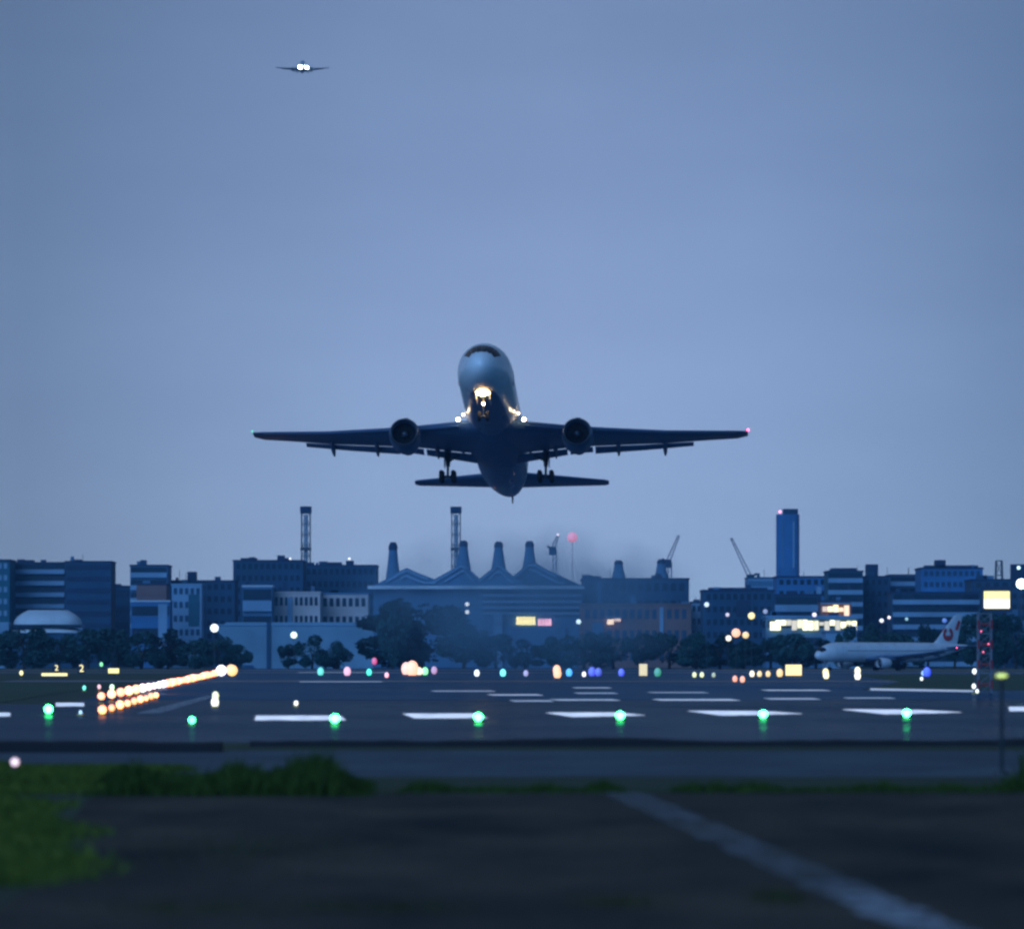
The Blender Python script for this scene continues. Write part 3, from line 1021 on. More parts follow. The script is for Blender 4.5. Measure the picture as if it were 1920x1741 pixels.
# cranes on the skyline
def crane(px, ybase, pts, D, label):
    e = empty('crane', ((px - 960) / F * D, D, 0), label, 'crane', 'construction cranes on the skyline')
    q_ = [((a - px) / F * D, EYE + (HZ - b_) / F * D) for a, b_ in pts]
    bb = MB()
    for s in (-.7, .7):
        bb.tube((s, 0, 0), (s, 0, q_[0][1]), .22, n=5)
        bb.tube((s, 1.4, 0), (s, 1.4, q_[0][1]), .22, n=5)
    zt = q_[0][1]
    k = 0
    while k * 2.4 < zt:
        bb.tube((-.7, 0, k * 2.4), (.7, 0, min(zt, k * 2.4 + 2.4)), .12, n=4)
        k += 1
    bb.build('mast', bmat('crane_grey', (.16, .19, .24)), e)
    j = MB()
    (xa, za), (xb, zb) = q_[0], q_[1]
    d = Vector((xb - xa, 0, zb - za)).normalized()
    nrm = Vector((-d.z, 0, d.x)) * .8
    A, B = Vector((xa, .7, za)), Vector((xb, .7, zb))
    j.tube(A + nrm, B + nrm * .4, .2, n=5)
    j.tube(A - nrm, B - nrm * .4, .2, n=5)
    n = 9
    for i in range(n):
        p0, p1 = A.lerp(B, i / n), A.lerp(B, (i + 1) / n)
        f0, f1 = 1 - .6 * i / n, 1 - .6 * (i + 1) / n
        j.tube(p0 + nrm * f0, p1 - nrm * f1, .12, n=4)
    j.build('jib', M['crane_grey'], e)
    MB().box(xa - 1.5, xa + 1.5, -.6, 2, za - 2.2, za + 1.2).build('cab', M['roof_dark'], e)
    c = MB()
    c.tube((xa, .7, za), (xa - d.x * 6, .7, za + 1.5), .5, n=6)
    c.build('counterweight', M['roof_dark'], e)


crane(1256, 1240, [(1252, 1054), (1273, 1003)], 1750, 'crane with its jib pointing up to the right beside the hazy vents')
crane(1405, 1240, [(1407, 1082), (1371, 1008)], 1750, 'crane with a long jib leaning left of the high tower')
crane(1040, 1240, [(1036, 1030), (1046, 1004)], 1750, 'faint small crane under the pink light')

# ------------------------------------------------------------------ lights of the town
def floodlight(px, py, D, col, es, r, label, pole=True, twin=0, group=None, cat='lamp', name='floodlight'):
    p = P(px, py, D)
    e = empty(name, (p.x, p.y, 0), label, cat, group)
    z = p.z
    MB().tube((0, 0, 0), (0, 0, z - r * .9), max(.035, r * .07), max(.025, r * .05), n=6).build('pole', M['steel'], e)
    MB().box(-r * .55, r * .55, r * .2, r * .8, z - r * .9, z + r * .7).build('lamp_housing', M['dark_metal'], e)
    MB().ball((0, 0, z), r, r * .6, r, 12, 8).build('lamp', lamp_mat('em_%s_%g' % ('_'.join('%d' % (c * 100) for c in col), es), col, es), e)
    if twin:
        MB().ball((0, 0, z + twin), r, r * .6, r, 12, 8).build('lamp', lamp_mat('em_%s_%g' % ('_'.join('%d' % (c * 100) for c in col), es), col, es), e)
    return e


T = [
    (402, 1177, 1030, (.85, .97, 1), 12, 1.5, 'big white floodlight above the left tree belt'),
    (551, 1190, 1040, (.8, 1, .75), 10, 1.2, 'greenish white lamp before the pale sloping wall'),
    (1085, 1165, 1040, (.75, .95, 1), 8, .9, 'white lamp between the pink windows and the brown building'),
    (1325, 1133, 1060, (.8, .95, 1), 4, .9, 'pale lamp high on the edge of the rounded dark block'),
    (1364, 1152, 1060, (.95, .85, .95), 3, .7, 'small pale lamp on the rounded dark block'),
    (1409, 1154, 1060, (1, .85, .3), 5, 1.3, 'tall yellow lamp on the rounded dark block'),
    (1435, 1146, 1060, (.6, .6, .8), 1.5, .9, 'dim violet lamp beside the tall yellow one'),
    (1366, 1196, 1010, (1, .95, .75), 6, 1.0, 'cream lamp at the left end of the orange lights'),
    (1380, 1186, 1012, (1, .55, .25), 5, 1.6, 'orange lamp, larger of the pair above the tree belt'),
    (1398, 1190, 1014, (1, .75, .3), 4, 1.2, 'amber lamp at the right end of the orange lights'),
    (1527, 1152, 1060, (.95, .9, 1), 5, .8, 'small white lamp just left of the cream lit front'),
    (1653, 1163, 1040, (.9, .9, 1), 5, .75, 'white lamp, first of the cluster above the airliner nose'),
    (1667, 1157, 1042, (1, .9, .95), 5, .6, 'small white lamp, uppermost of the cluster above the airliner'),
    (1700, 1160, 1040, (.5, .8, .8), 2.5, .6, 'small teal lamp right of the white lamp cluster'),
    (1771, 1163, 1040, (.15, .25, 1), 1.5, .9, 'dim blue lamp left of the airliner tail fin'),
    (1910, 1064, 1380, (.7, .95, 1), 6, .9, 'upper white lamp on the roof at the right edge'),
    (544, 1047, 1545, (.95, 1, 1), 6, .55, 'small white roof lamp left of the first lattice mast'),
    (655, 1047, 1590, (1, .97, 1), 8, .6, 'small white roof lamp between the two lattice masts'),
    (1046, 1002, 1740, (1, .85, .95), 5, .7, 'tiny white warning lamp on the faint crane tip'),
]
for (px, py, D, col, es, r_, lab) in T:
    floodlight(px, py, D, tuple(c_ ** 1.3 for c_ in col), min(es * .30, 2.0), r_ * .66, lab)
floodlight(1915, 1094, 1360, (.65, .95, 1), 7, 1.6, 'larger white lamp below the roof lamp at the right edge')
floodlight(876, 1147, 1040, (.9, .97, 1), 2.0, .5, 'two white lamps one above the other beside the domed tree', twin=1.9)
floodlight(1073, 1007, 1760, (1, .26, .34), .72, 2.1, 'large pink glowing warning lamp above the skyline')

# yellow lit panel at right
DP = 1370
p = P(1869, 1124, DP)
e = empty('billboard', (p.x, DP, 0), 'bright yellow lit panel on a dark frame at the far right', 'lit sign')
w, h2 = 24 / F * DP, 16 / F * DP
MB().box(-w - .9, w + .9, .1, 1.6, p.z - h2 - 1.2, p.z + h2 + 1.6).build('frame', M['roof_dark'], e)
MB().box(-w, w, -.1, .09, p.z - h2, p.z + .2).build('lower_panel', lamp_mat('panel_cream', (1, .88, .48), 2.2), e)
MB().box(-w, w, -.1, .09, p.z + .25, p.z + h2).build('upper_panel', lamp_mat('panel_yellow', (1, .86, .12), 1.6), e)
for s in (-.6, .6):
    MB().tube((w * s, .8, 0), (w * s, .8, p.z - h2 - 1.2), .35, n=6).build('support', M['steel'], e)


# ------------------------------------------------------------------ airfield lights
def ground_light(px, py, D, col, es, r, label, group=None, h=None, name='runway_light', cat='runway light', tall=1):
    p = P(px, py, D)
    e = empty(name, (p.x, p.y, 0), label, cat, group)
    z = max(p.z, r + .05)
    MB().tube((0, 0, 0), (0, 0, .05), .11, .10, n=8).build('base', M['yellow_paint'], e)
    if z - r > .06:
        MB().tube((0, 0, .05), (0, 0, z - r * .8), .025, n=6).build('stem', M['steel'], e)
    MB().ball((0, 0, z), r, r, r * tall, 12, 8).build('lamp', lamp_mat('em_%s_%g' % ('_'.join('%d' % (c * 100) for c in col), es), col, es), e)
    return e


GR = (.035, 1, .22)
names = ['green threshold light at the tip of the wide bar nearest the left lights', 'green threshold light on the second wide white bar',
         'green threshold light at the right end of the middle white bar', 'green threshold light on the bar below the warm reflections',
         'green threshold light in the centre of the bar nearest the yellow lamp post']
for (px, py), lab in zip([(628, 1349), (897, 1346), (1163, 1343), (1431, 1340), (1700, 1338)], names):
    D = EYE * F / (py + 9 - HZ)
    ground_light(px, py, D, GR, 24, .10, lab, 'green threshold lights')
ground_light(91, 1336, 120, GR, 26, .115, 'bright green light just left of the row of orange lights', 'green threshold lights')
ground_light(360, 1353, 100, (.05, 1, .38), 11, .075, 'smallest green light, alone without a white bar beside it', 'green threshold lights')
ORG = (1, .27, .10)
ORD = ['nearest', 'second', 'third', 'fourth', 'fifth', 'sixth', 'seventh', 'eighth', 'ninth', 'tenth', 'eleventh', 'twelfth', 'thirteenth', 'fourteenth',
       'fifteenth', 'sixteenth', 'seventeenth', 'eighteenth', 'nineteenth', 'twentieth'] + ['twenty-' + w_ for w_ in ('first', 'second', 'third', 'fourth', 'fifth', 'sixth', 'seventh', 'eighth', 'ninth')] + ['thirtieth'] + ['thirty-' + w_ for w_ in ('first', 'second', 'third', 'fourth')]
# left edge row, real equal spacing along the runway direction
L0 = G(190, 1319)
for k in range(34):
    D = L0.y + 10 * k
    x = rx(L0.x, L0.y, D)
    px = 960 + x / D * F
    py = HZ + (EYE - .28) / D * F
    col = (1, .72, .75) if k in (5, 6, 7) else ((.9, .7, 1) if k in (8, 9) else ORG)
    ground_light(px, py, D, col, (4, 7, 3.4, 8, 5)[k % 5] if k not in (5, 6, 7, 8, 9) else 4, (.155 + .0040 * k) * (.85 + .3 * abs(math.sin(k * 2.7))), ('%s orange edge light' % ORD[k] if k < 5 or k > 9 else '%s edge light, tinted pink or violet,' % ORD[k]) + ' from the near end of the slanting row', 'orange edge lights in the slanting row')
L1 = G(192, 1341)
for k in range(9):  # second, shorter row of glowing orange spheres
    D = L1.y + 7 * k
    x = rx(L1.x, L1.y, D)
    ground_light(960 + x / D * F, HZ + (EYE - .12) / D * F, D, (1, .25, .07), (6, 3.5, 8)[k % 3], .085 + .035 * abs(math.sin(k * 1.9 + 1)), '%s orange glow from the near end of the short lower row' % ORD[k], 'orange glows in the short lower row')
ground_light(433, 1254, 560, (1, .50, .10), 1.6, .62, 'big amber light, upper one where the orange row ends', 'amber lights at the end of the row')
ground_light(435, 1268, 470, (1, .55, .12), 1.6, .62, 'big amber light, lower one where the orange row ends', 'amber lights at the end of the row')
ground_light(415, 1267, 480, (.85, .80, 1), 3, .6, 'big bluish white light just left of the amber pair')
BLUE, WHITE, TEAL = (.12, .2, 1), (.85, .95, 1), (.25, 1, .8)
band = [
    (40, 1261, 400, (1, .9, .4), 5, .22, 'small pale yellow light left of the yellow signs'), (190, 1245, 600, (.4, 1, .4), 3, .3, 'tiny green light above the yellow board'),
    (158, 1289, 220, TEAL, 3, .12, 'dim teal light below the yellow signs'), (186, 1287, 225, (1, .6, .6), 3, .12, 'dim reddish light at the near start of the row'),
    (210, 1288, 225, (.7, 1, .6), 4, .16, 'small greenish light right below the yellow board'), (151, 1336, 118, (.5, .7, 1), 9, .055, 'tiny blue white light right of the bright green one'),
    (404, 1304, 150, (.95, 1, .6), 3, .15, 'pale yellow light, upper of a pair right of the row'), (403, 1318, 140, (1, 1, .85), 7, .16, 'white light, lower of a pair right of the row'),
    (555, 1322, 142, (1, .95, .85), 7, .09, 'small white light above the widest white bar'), (601, 1264, 520, TEAL, 2, .5, 'dim teal light within the pale outlined markings'),
    (651, 1266, 510, (1, .6, .7), 2.5, .55, 'dim pink light within the pale outlined markings'), (692, 1262, 520, (.1, 1, .7), 6, .4, 'teal light between two pink ones'),
    (702, 1239, 620, (.9, .05, .2), 2, .5, 'tiny red light above the teal one'),
    (725, 1269, 430, (1, .5, .55), 5, .27, 'small pink light left of the salmon cluster'), (762, 1256, 560, (1, .55, .38), 5, .85, 'large salmon light, upper left of the cluster'),
    (773, 1264, 520, (1, .55, .30), 5, .95, 'largest salmon light in the middle of the cluster'), (786, 1262, 540, (1, .75, .5), 5, .5, 'cream light between the salmon cluster and the green one'),
    (797, 1262, 540, (.35, 1, .35), 5, .5, 'green light at the right end of the salmon cluster'), (814, 1256, 560, (.9, .5, .7), 1.5, .5, 'dim pink light just right of the green light'),
    (894, 1264, 480, (.9, .97, 1), 9, .38, 'white light at the start of the teal streak'), (943, 1266, 480, (.25, .95, .95), 5, .42, 'teal light at the right end of the pale streak'),
    (986, 1264, 480, (.7, .6, .9), 1.5, .35, 'dim violet light right of the teal streak'),
    (1044, 1257, 560, (1, .55, .25), 5, .65, 'orange light, upper one of the tall orange pair'), (1045, 1269, 420, (1, .55, .25), 5, .5, 'orange light, lower one of the tall orange pair'),
    (1067, 1265, 480, (.1, .45, 1), 6, .45, 'bright blue light right of the orange pair'), (1095, 1267, 460, (.95, .9, 1), 9, .28, 'small white light left of the violet ones'),
    (1110, 1265, 480, (.15, .08, 1), 1.6, .55, 'dim violet light right beside the small white one'), (1122, 1265, 480, (.15, .08, 1), 1.2, .5, 'dimmer violet light farther right of the small white one'),
    (1165, 1264, 480, (.12, .1, 1), 2.2, .45, 'violet blue light left of the square yellow box'),
    (1233, 1265, 470, (.1, .8, .1), .8, .5, 'dull green light right of the square yellow box'),
    (1302, 1268, 440, (.95, 1, .5), 2.6, .28, 'small yellow light, left one of the faint pair'), (1316, 1268, 440, (.95, 1, .5), 2.6, .28, 'small yellow light, right one of the faint pair'),
    (1338, 1268, 440, (.8, .9, .5), 1.3, .25, 'dimmest yellow light right of the faint pair'),
    (1410, 1267, 460, (1, .9, .6), 4, .34, 'cream light, first in the right-hand yellow row'), (1424, 1267, 460, (1, .75, .25), 2.8, .33, 'amber light, second in the right-hand yellow row'),
    (1440, 1267, 460, (1, .72, .22), 2.8, .33, 'amber light, third in the right-hand yellow row'), (1462, 1266, 460, (1, .7, .2), 3, .45, 'amber light just left of the square yellow box row end'),
    (1548, 1263, 500, (1, .85, .3), 5, .45, 'yellow light, upper of the pair under the airliner nose'), (1549, 1272, 400, (1, .9, .5), 6, .36, 'yellow light, lower of the pair under the airliner nose'),
    (1608, 1257, 560, (1, .95, .65), 6, .50, 'cream light, upper of the pair under the airliner wing'), (1608, 1274, 380, (1, .97, .8), 9, .36, 'cream light, lower of the pair under the airliner wing'),
    (1731, 1262, 500, (.4, .6, 1), 3, .3, 'pale blue light, upper of the pair behind the airliner wheels'), (1728, 1277, 350, (.9, .97, 1), 9, .16, 'white light, lower of the pair behind the airliner wheels'),
    (1738, 1268, 460, (.05, .05, 1), 2.5, .55, 'deep blue light right beside the pale blue pair'),
    (1827, 1258, 204, (.95, 1, 1), 9, .13, 'white lamp halfway up the red and white antenna mast'), (1826, 1286, 203, (.95, 1, 1), 9, .12, 'white lamp near the foot of the antenna mast'),
    (1832, 1299, 202, (.95, 1, 1), 9, .10, 'lowest white lamp at the foot of the antenna mast'),
    (1378, 1290, 330, (1, .45, .15), 3, .25, 'orange reflection on the runway as an added lamp, left of two'), (1392, 1292, 320, (1, .5, .2), 3, .25, 'orange reflection on the runway as an added lamp, right of two'),  # lamps added in place of orange reflections on the runway
]
for (px, py, D, col, es, r_, lab) in band:
    ground_light(px, py, D, tuple(c_ ** 1.35 for c_ in col), min(es, 4.0) * .42, r_ * .78, lab, tall=1.35)


# square yellow lit boxes and signs
def sign(px, py, wpx, hpx, D, label, m, glyph=None, name='lit_sign', group=None):
    p = P(px, py, D)
    e = empty(name, (p.x, D, 0), label, 'lit sign', group)
    w, h = wpx / F * D / 2, hpx / F * D / 2
    z = max(p.z, h + .12)
    MB().box(-w * 1.06, w * 1.06, .02, .35, z - h * 1.1, z + h * 1.1).build('housing', M['dark_metal'], e)
    if glyph:
        MB().box(-w, w, -.02, .018, z - h, z + h).build('face', M['roof_dark'], e)
        cu = bpy.data.curves.new('glyph', 'FONT')
        cu.body = glyph
        cu.size = h * 2.5
        cu.extrude = .01
        cu.align_x = 'CENTER'
        cu.align_y = 'CENTER'
        cu.materials.append(m)
        tmp = bpy.data.objects.new('glyph', cu)
        C.objects.link(tmp)
        bpy.context.view_layer.update()
        me = bpy.data.meshes.new_from_object(tmp.evaluated_get(bpy.context.evaluated_depsgraph_get()))
        bpy.data.objects.remove(tmp)
        o = bpy.data.objects.new('numeral', me)
        C.objects.link(o)
        o.parent = e
        o.location = (0, -.04, z)
        o.rotation_euler = (R(90), 0, 0)
    else:
        MB().box(-w, w, -.02, .018, z - h, z + h).build('face', m, e)
    for s in (-.7, .7):
        MB().tube((w * s, .18, 0), (w * s, .18, z - h * 1.1), .05, n=6).build('leg', M['steel'], e)
    return e


ys = lamp_mat('sign_yellow', (1, .86, .12), 1.4)
yg = lamp_mat('sign_gold', (1, .80, .18), 1.6)
sign(213, 1257, 20, 9, 450, 'bright yellow rectangular sign board standing on the left grass', ys)
sign(106, 1252, 14, 12, 450, 'dark sign with a yellow 2 above the long low yellow bar', yg, '2')
sign(153, 1253, 14, 15, 450, 'dark sign with a yellow 2 standing alone', yg, '2')
sign(102, 1264, 48, 5, 440, 'long low yellow bar sign on the left grass', yg)
sign(1206, 1265, 15, 22, 460, 'upright yellow lit box right of the violet lights', lamp_mat('sign_ochre', (1, .75, .15), .8))
sign(1488, 1267, 30, 20, 470, 'wide amber lit box left of the yellow lamp pair', lamp_mat('sign_amber', (1, .68, .12), 1.6))

# pole with the yellow lamp, near
D = 55.5
p = P(1878, 1266, D)
e = empty('lamp_post', (p.x, D, 0), 'thin dark post with a flat yellow lamp at the right', 'lamp post')
MB().tube((0, 0, 0), (0, 0, p.z - .05), .030, .026, n=10).build('pole', M['dark_metal'], e)
MB().tube((0, 0, 0), (0, 0, .05), .11, .09, n=12).build('base', M['dark_metal'], e)
MB().ball((0, 0, p.z), .080, .06, .026, 16, 8).build('lamp', lamp_mat('post_yellow', (.75, 1, .10), 1.1), e)
MB().tube((0, 0, p.z + .034), (0, 0, p.z + .058), .06, .045, n=12).build('lamp_cap', M['dark_metal'], e)

# stub marker at left
D = 57
p = P(28, 1428, D)
e = empty('marker_light', (p.x, D, 0), 'small pinkish white lamp on a stub at the left edge of the grass', 'marker light')
MB().tube((0, 0, 0), (0, 0, p.z - .05), .045, .035, n=8).build('stub', M['dark_metal'], e)
MB().ball((0, 0, p.z), .055, .055, .055, 12, 8).build('lamp', lamp_mat('stub_pink', (1, .72, .82), 1.3), e)

# red and white antenna mast
e, w, H = lattice(1846, 1150, 1300, 24, 205, 'red and white lattice antenna mast with lamps near the right edge', 'antenna_mast', m='crane_grey', rings_=8)
for k in range(4):
    z0, z1 = H * (k * .25 + .06), H * (k * .25 + .17)
    b = MB()
    for s in (-1, 1):
        b.box(s * w - .045, s * w + .045, -w - .045, -w + .045, z0, z1)
    b.box(-w * .6, w * .6, -w - .03, -w + .01, (z0 + z1) / 2 - .05, (z0 + z1) / 2 + .05)
    b.build('red_band', M['dull_red'], e)
for (a, b_) in ((-.2, .78), (.15, .62), (-.1, .52)):
    MB().ball((a, -w - .06, H * b_), .035).build('obstacle_lamp', lamp_mat('obst_red', (1, .1, .2), 3), e)


# ------------------------------------------------------------------ airliners
def fus(x, a, grow=0.0):
    """Point on the fuselage skin: station x (nose +25, tail -29.9), angle a from the top."""
    if x > 17.5:
        t = (25 - x) / 7.5
        k = math.sqrt(max(0, 1 - (1 - t) ** 2)) ** 1.08
        hw, hh, zc = 2.515 * k, 2.70 * k, -.95 * (1 - t) ** 1.6
    elif x > -9:
        hw, hh, zc = 2.515, 2.70, 0
    else:
        t = (-9 - x) / 20.9
        k = 1 - t ** 1.7
        hw = 2.515 * (.10 + .90 * k)
        hh = 2.70 * (.13 + .87 * k)
        zc = 2.70 - hh - .55 * t ** 2
    return Vector((x, math.sin(a) * (hw + grow), zc + math.cos(a) * (hh + grow)))


def airfoil(xle, chord, y, z, th, n=10, cam=.0):
    pts = []
    for i in range(n + 1):
        t = (i / n) ** 1.5
        yt = th * 5 * (.2969 * math.sqrt(t) - .126 * t - .3516 * t * t + .2843 * t ** 3 - .1015 * t ** 4)
        pts.append((t, yt))
    ring = [Vector((xle - t * chord, y, z + (yt - t * cam) * chord)) for t, yt in pts]
    ring += [Vector((xle - t * chord, y, z - (yt * 1.15 + t * cam) * chord)) for t, yt in reversed(pts[1:-1])]
    return ring


def wing_st(y):
    """LE x, chord, z of the wing at span y"""
    tab = [(0, 9.9, 12.2, -1.75), (2.4, 8.3, 9.9, -1.72), (8.0, 4.85, 6.3, -1.22), (16, -.1, 4.1, -.20), (22.8, -4.3, 2.35, .95), (23.78, -5.1, 1.5, 1.15)]
    for i in range(len(tab) - 1):
        a, b = tab[i], tab[i + 1]
        if y <= b[0]:
            t = (y - a[0]) / (b[0] - a[0])
            return tuple(a[k] + (b[k] - a[k]) * t for k in (1, 2, 3))
    return tab[-1][1:]


def airliner(name, label, cat='airliner', hero=True, logo=False):
    e = empty(name, (0, 0, 0), label, cat)
    xs_ = [25 - .02, 24.9, 24.7, 24.3, 23.8, 23.1, 22.3, 21.4, 20.4, 19.4, 18.4, 17.5] + [17.5 - 2.65 * k for k in range(1, 11)] + [-9 - 2.09 * k * .99 for k in range(1, 11)] + [-29.9]
    b = MB()
    na = 40
    b.loft([[fus(x, 2 * math.pi * j / na) for j in range(na)] for x in xs_])
    fo = sm(b.build('fuselage', M['white_paint' if logo else 'shaded_belly'], e), 60)
    # cockpit glazing: six panes wrapped round the nose crown
    cw = MB()
    for (a0, a1) in ((-62, -40.5), (-39.8, -20.5), (-19.8, -.4), (.4, 19.8), (20.5, 39.8), (40.5, 62)):
        rings = []
        for k in range(5):
            am = (a0 + a1) / 2
            hi = 22.75 - .30 * abs(am) / 50
            lo = 24.32 - .40 * abs(am) / 50
            x = hi + (lo - hi) * k / 4
            rings.append([fus(x, R(a0 + (a1 - a0) * j / 4), .025) for j in range(5)])
        cw.loft(rings, False, False, False)
    sm(cw.build('cockpit_windows', M['glass'], e))
    # cabin windows: one row each side
    for s in (-1, 1):
        c = MB()
        x = 15.5
        while x > -20:
            q_ = [fus(x, s * R(78), .015), fus(x - .28, s * R(78), .015), fus(x - .28, s * R(86), .015), fus(x, s * R(86), .015)]
            c.add(q_, [(0, 1, 2, 3)])
            x -= .62
        o = c.build('cabin_window_row', M['glass'], e)
        d_ = MB()
        for x in (17.2, 2.0, -19.0):
            q_ = [fus(xx_, s * R(a), .018) for xx_, a in ((x, 60), (x - 1.05, 60), (x - 1.05, 100), (x, 100))]
            m_ = [fus(xx_, s * R(80), .018) for xx_ in (x, x - 1.05)]
            for (a_, b_) in ((q_[0], q_[1]), (q_[1], m_[1]), (m_[1], q_[2]), (q_[2], q_[3]), (q_[3], m_[0]), (m_[0], q_[0])):
                d_.tube(a_, b_, .03, n=4)
        d_.build('door_outline', M['grey_under'], e)
    # belly fairing
    rings = []
    for i in range(15):
        t = i / 14
        x = 10.5 - 18.5 * t
        k = math.sin(math.pi * min(.999, max(.001, t))) ** .45
        rings.append([Vector((x, math.sin(2 * math.pi * j / 28) * 2.75 * k, -1.55 + math.cos(2 * math.pi * j / 28) * 1.55 * k)) for j in range(28)])
    sm(MB().loft(rings).build('belly_fairing', M['grey_under'], e), 60)
    for s in (-1, 1):
        b = MB()
        ys_ = [1.2, 2.4, 4.2, 6.1, 8.0, 10.6, 13.3, 16, 18.3, 20.6, 22.8, 23.4, 23.78]
        rings = []
        for y in ys_:
            xl, ch, z_ = wing_st(y)
            if 2.4 <= y < 19:
                ch *= .93
            elif 19 <= y < 21:
                ch *= .95
            rings.append(airfoil(xl, ch, s * y, z_, .125 if y < 9 else .11, cam=.045))
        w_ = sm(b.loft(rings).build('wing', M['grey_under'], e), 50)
        # slats along the leading edge
        b = MB()
        rings = []
        for y in (3.1, 7.0):
            xl, ch, z_ = wing_st(y)
            rings.append(airfoil(xl + .42, 1.1, s * y, z_ - .32, .20, 6))
        b.loft(rings)
        rings = []
        for y in (9.2, 16, 22.6):
            xl, ch, z_ = wing_st(y)
            rings.append(airfoil(xl + .32, .85 - .02 * y, s * y, z_ - .22, .20, 6))
        b.loft(rings)
        sm(b.build('slat', M['grey_under'], e), 50)
        # flaps drooped behind the wing with a slot
        for (ya, yb, drop, ang, fck) in ((1.9, 6.7, .05, 15, .16), (6.95, 9.1, .05, 12, .18), (9.3, 18.6, .02, 19, .20)):
            rings = []
            for y in (ya, (ya + yb) / 2, yb):
                xl, ch, z_ = wing_st(y)
                xf = xl - ch * .915 - .14
                fc = ch * fck
                rg = airfoil(0, fc, 0, 0, .16, 6)
                ca, sa = math.cos(R(ang)), math.sin(R(ang))
                rings.append([Vector((xf + p_.x * ca - p_.z * sa * -1, s * y, z_ - .045 * ch - drop + p_.z * ca + p_.x * sa)) for p_ in rg])
            sm(MB().loft(rings).build('flap', M['grey_under'], e), 50)
        for y in (5.6, 11.5, 15.9):
            xl, ch, z_ = wing_st(y)
            rings = []
            L = 4.0 if y < 9 else 3.4
            for i in range(9):
                t = i / 8
                k = math.sin(math.pi * (.03 + .94 * t)) ** .6
                xf = xl - ch * .60 - L * t
                zf = z_ - .36 - .42 * t * t
                rings.append([Vector((xf, s * y + math.sin(2 * math.pi * j / 10) * .22 * k, zf + math.cos(2 * math.pi * j / 10) * .42 * k)) for j in range(10)])
            sm(MB().loft(rings).build('flap_fairing', M['grey_under'], e), 60)
        # engine
        ey, ez, ex = s * 8.0, -2.95, 9.6
        prof = [(0, 1.18), (-.10, 1.30), (-.45, 1.40), (-1.4, 1.46), (-2.6, 1.42), (-3.6, 1.22), (-4.1, 1.08), (-4.15, .98), (-3.4, .95)]
        inner = [(-3.4, .95), (-1.2, 1.10), (-.35, 1.12), (-.08, 1.14), (0, 1.18)]
        ring = lambda dx, rr, n=28: [Vector((ex + dx, ey + math.cos(2 * math.pi * j / n) * rr, ez + math.sin(2 * math.pi * j / n) * rr)) for j in range(n)]
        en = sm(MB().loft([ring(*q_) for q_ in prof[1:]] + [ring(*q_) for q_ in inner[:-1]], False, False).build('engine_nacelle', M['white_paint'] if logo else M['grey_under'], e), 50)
        sm(MB().loft([ring(-.30, 1.372), ring(-.10, 1.312), ring(.0, 1.2), ring(-.03, 1.15), ring(-.2, 1.125)], False, False).build('intake_lip', M['lip'], en), 60)
        f_ = MB()
        for j in range(24):
            a = 2 * math.pi * j / 24
            u = Vector((0, math.cos(a), math.sin(a)))
            v = Vector((0, -math.sin(a), math.cos(a)))
            c0 = Vector((ex - .95, ey, ez))
            f_.add([c0 + u * .32 - v * .06, c0 + u * .32 + v * .06 + Vector((-.22, 0, 0)), c0 + u * 1.08 + v * .17 + Vector((-.14, 0, 0)), c0 + u * 1.08 - v * .10 + Vector((.02, 0, 0))], [(0, 1, 2, 3)])
        f_.build('fan', M['fan'], en)
        MB().tube((ex - 1.35, ey, ez), (ex - 1.30, ey, ez), 1.10, n=28).build('fan_duct', M['rubber'], en)
        sm(MB().loft([ring(-1.25, .36, 16), ring(-.85, .32, 16), ring(-.6, .2, 16), ring(-.48, .03, 16)]).build('spinner', M['lip'], en), 60)
        sm(MB().loft([ring(-3.2, .92, 20), ring(-4.6, .92, 20), ring(-5.6, .74, 20), ring(-5.65, .45, 20), ring(-6.1, .05, 20)]).build('exhaust_cone', M['dark_metal'], en), 50)
        xl, ch, z_ = wing_st(8.0)
        b = MB()
        rings = []
        for (dx, zb, zt_, hw) in ((-1.0, ez + 1.40, ez + 1.55, .05), (-2.4, ez + 1.30, ez + 2.0, .22), (-4.4, ez + .9, z_ - .1, .24), (-7.2, ez + 1.0, z_ - .1, .12)):
            rings.append([Vector((ex + dx, ey - hw, zb)), Vector((ex + dx, ey + hw, zb)), Vector((ex + dx, ey + hw, zt_)), Vector((ex + dx, ey - hw, zt_))])
        b.loft(rings).build('pylon', M['grey_under'], e)
        # tailplane
        rings = [airfoil(xl_, c_, s * y, z_, .10) for (y, xl_, c_, z_) in ((.5, -19.9, 6.0, 1.15), (3.0, -21.7, 4.9, 1.42), (9.4, -26.0, 2.2, 2.0), (9.8, -26.5, 1.5, 2.05))]
        sm(MB().loft(rings).build('tailplane', M['grey_under'], e), 50)
        # main gear
        g_ = empty('main_gear', (0, 0, 0), None, None)
        del_ = g_
        g_.parent = e
        gx, gy = -1.3, s * 4.65
        b = MB()
        b.tube((gx, gy, -1.7), (gx, gy, -3.3), .34, .20, n=12)
        b.tube((gx, gy, -3.3), (gx, gy, -4.35), .12, n=12)
        b.tube((gx, gy, -2.9), (gx + .1, gy - s * 1.6, -1.9), .09, n=8)
        b.tube((gx, gy, -3.1), (gx + 1.7, gy, -1.7), .08, n=8)
        b.tube((gx - .75, gy, -4.15), (gx + .75, gy, -4.45), .13, n=10)
        for dx in (-.72, .72):
            b.tube((gx + dx, gy - .5, -4.30 - dx * .2), (gx + dx, gy + .5, -4.30 - dx * .2), .07, n=8)
        b.build('strut', M['dark_metal'], g_)
        b = MB()
        b.box(gx - .55, gx + .55, gy + s * .32 - .03, gy + s * .32 + .03, -3.35, -1.75)
        b.build('gear_door', M['grey_under'], g_)
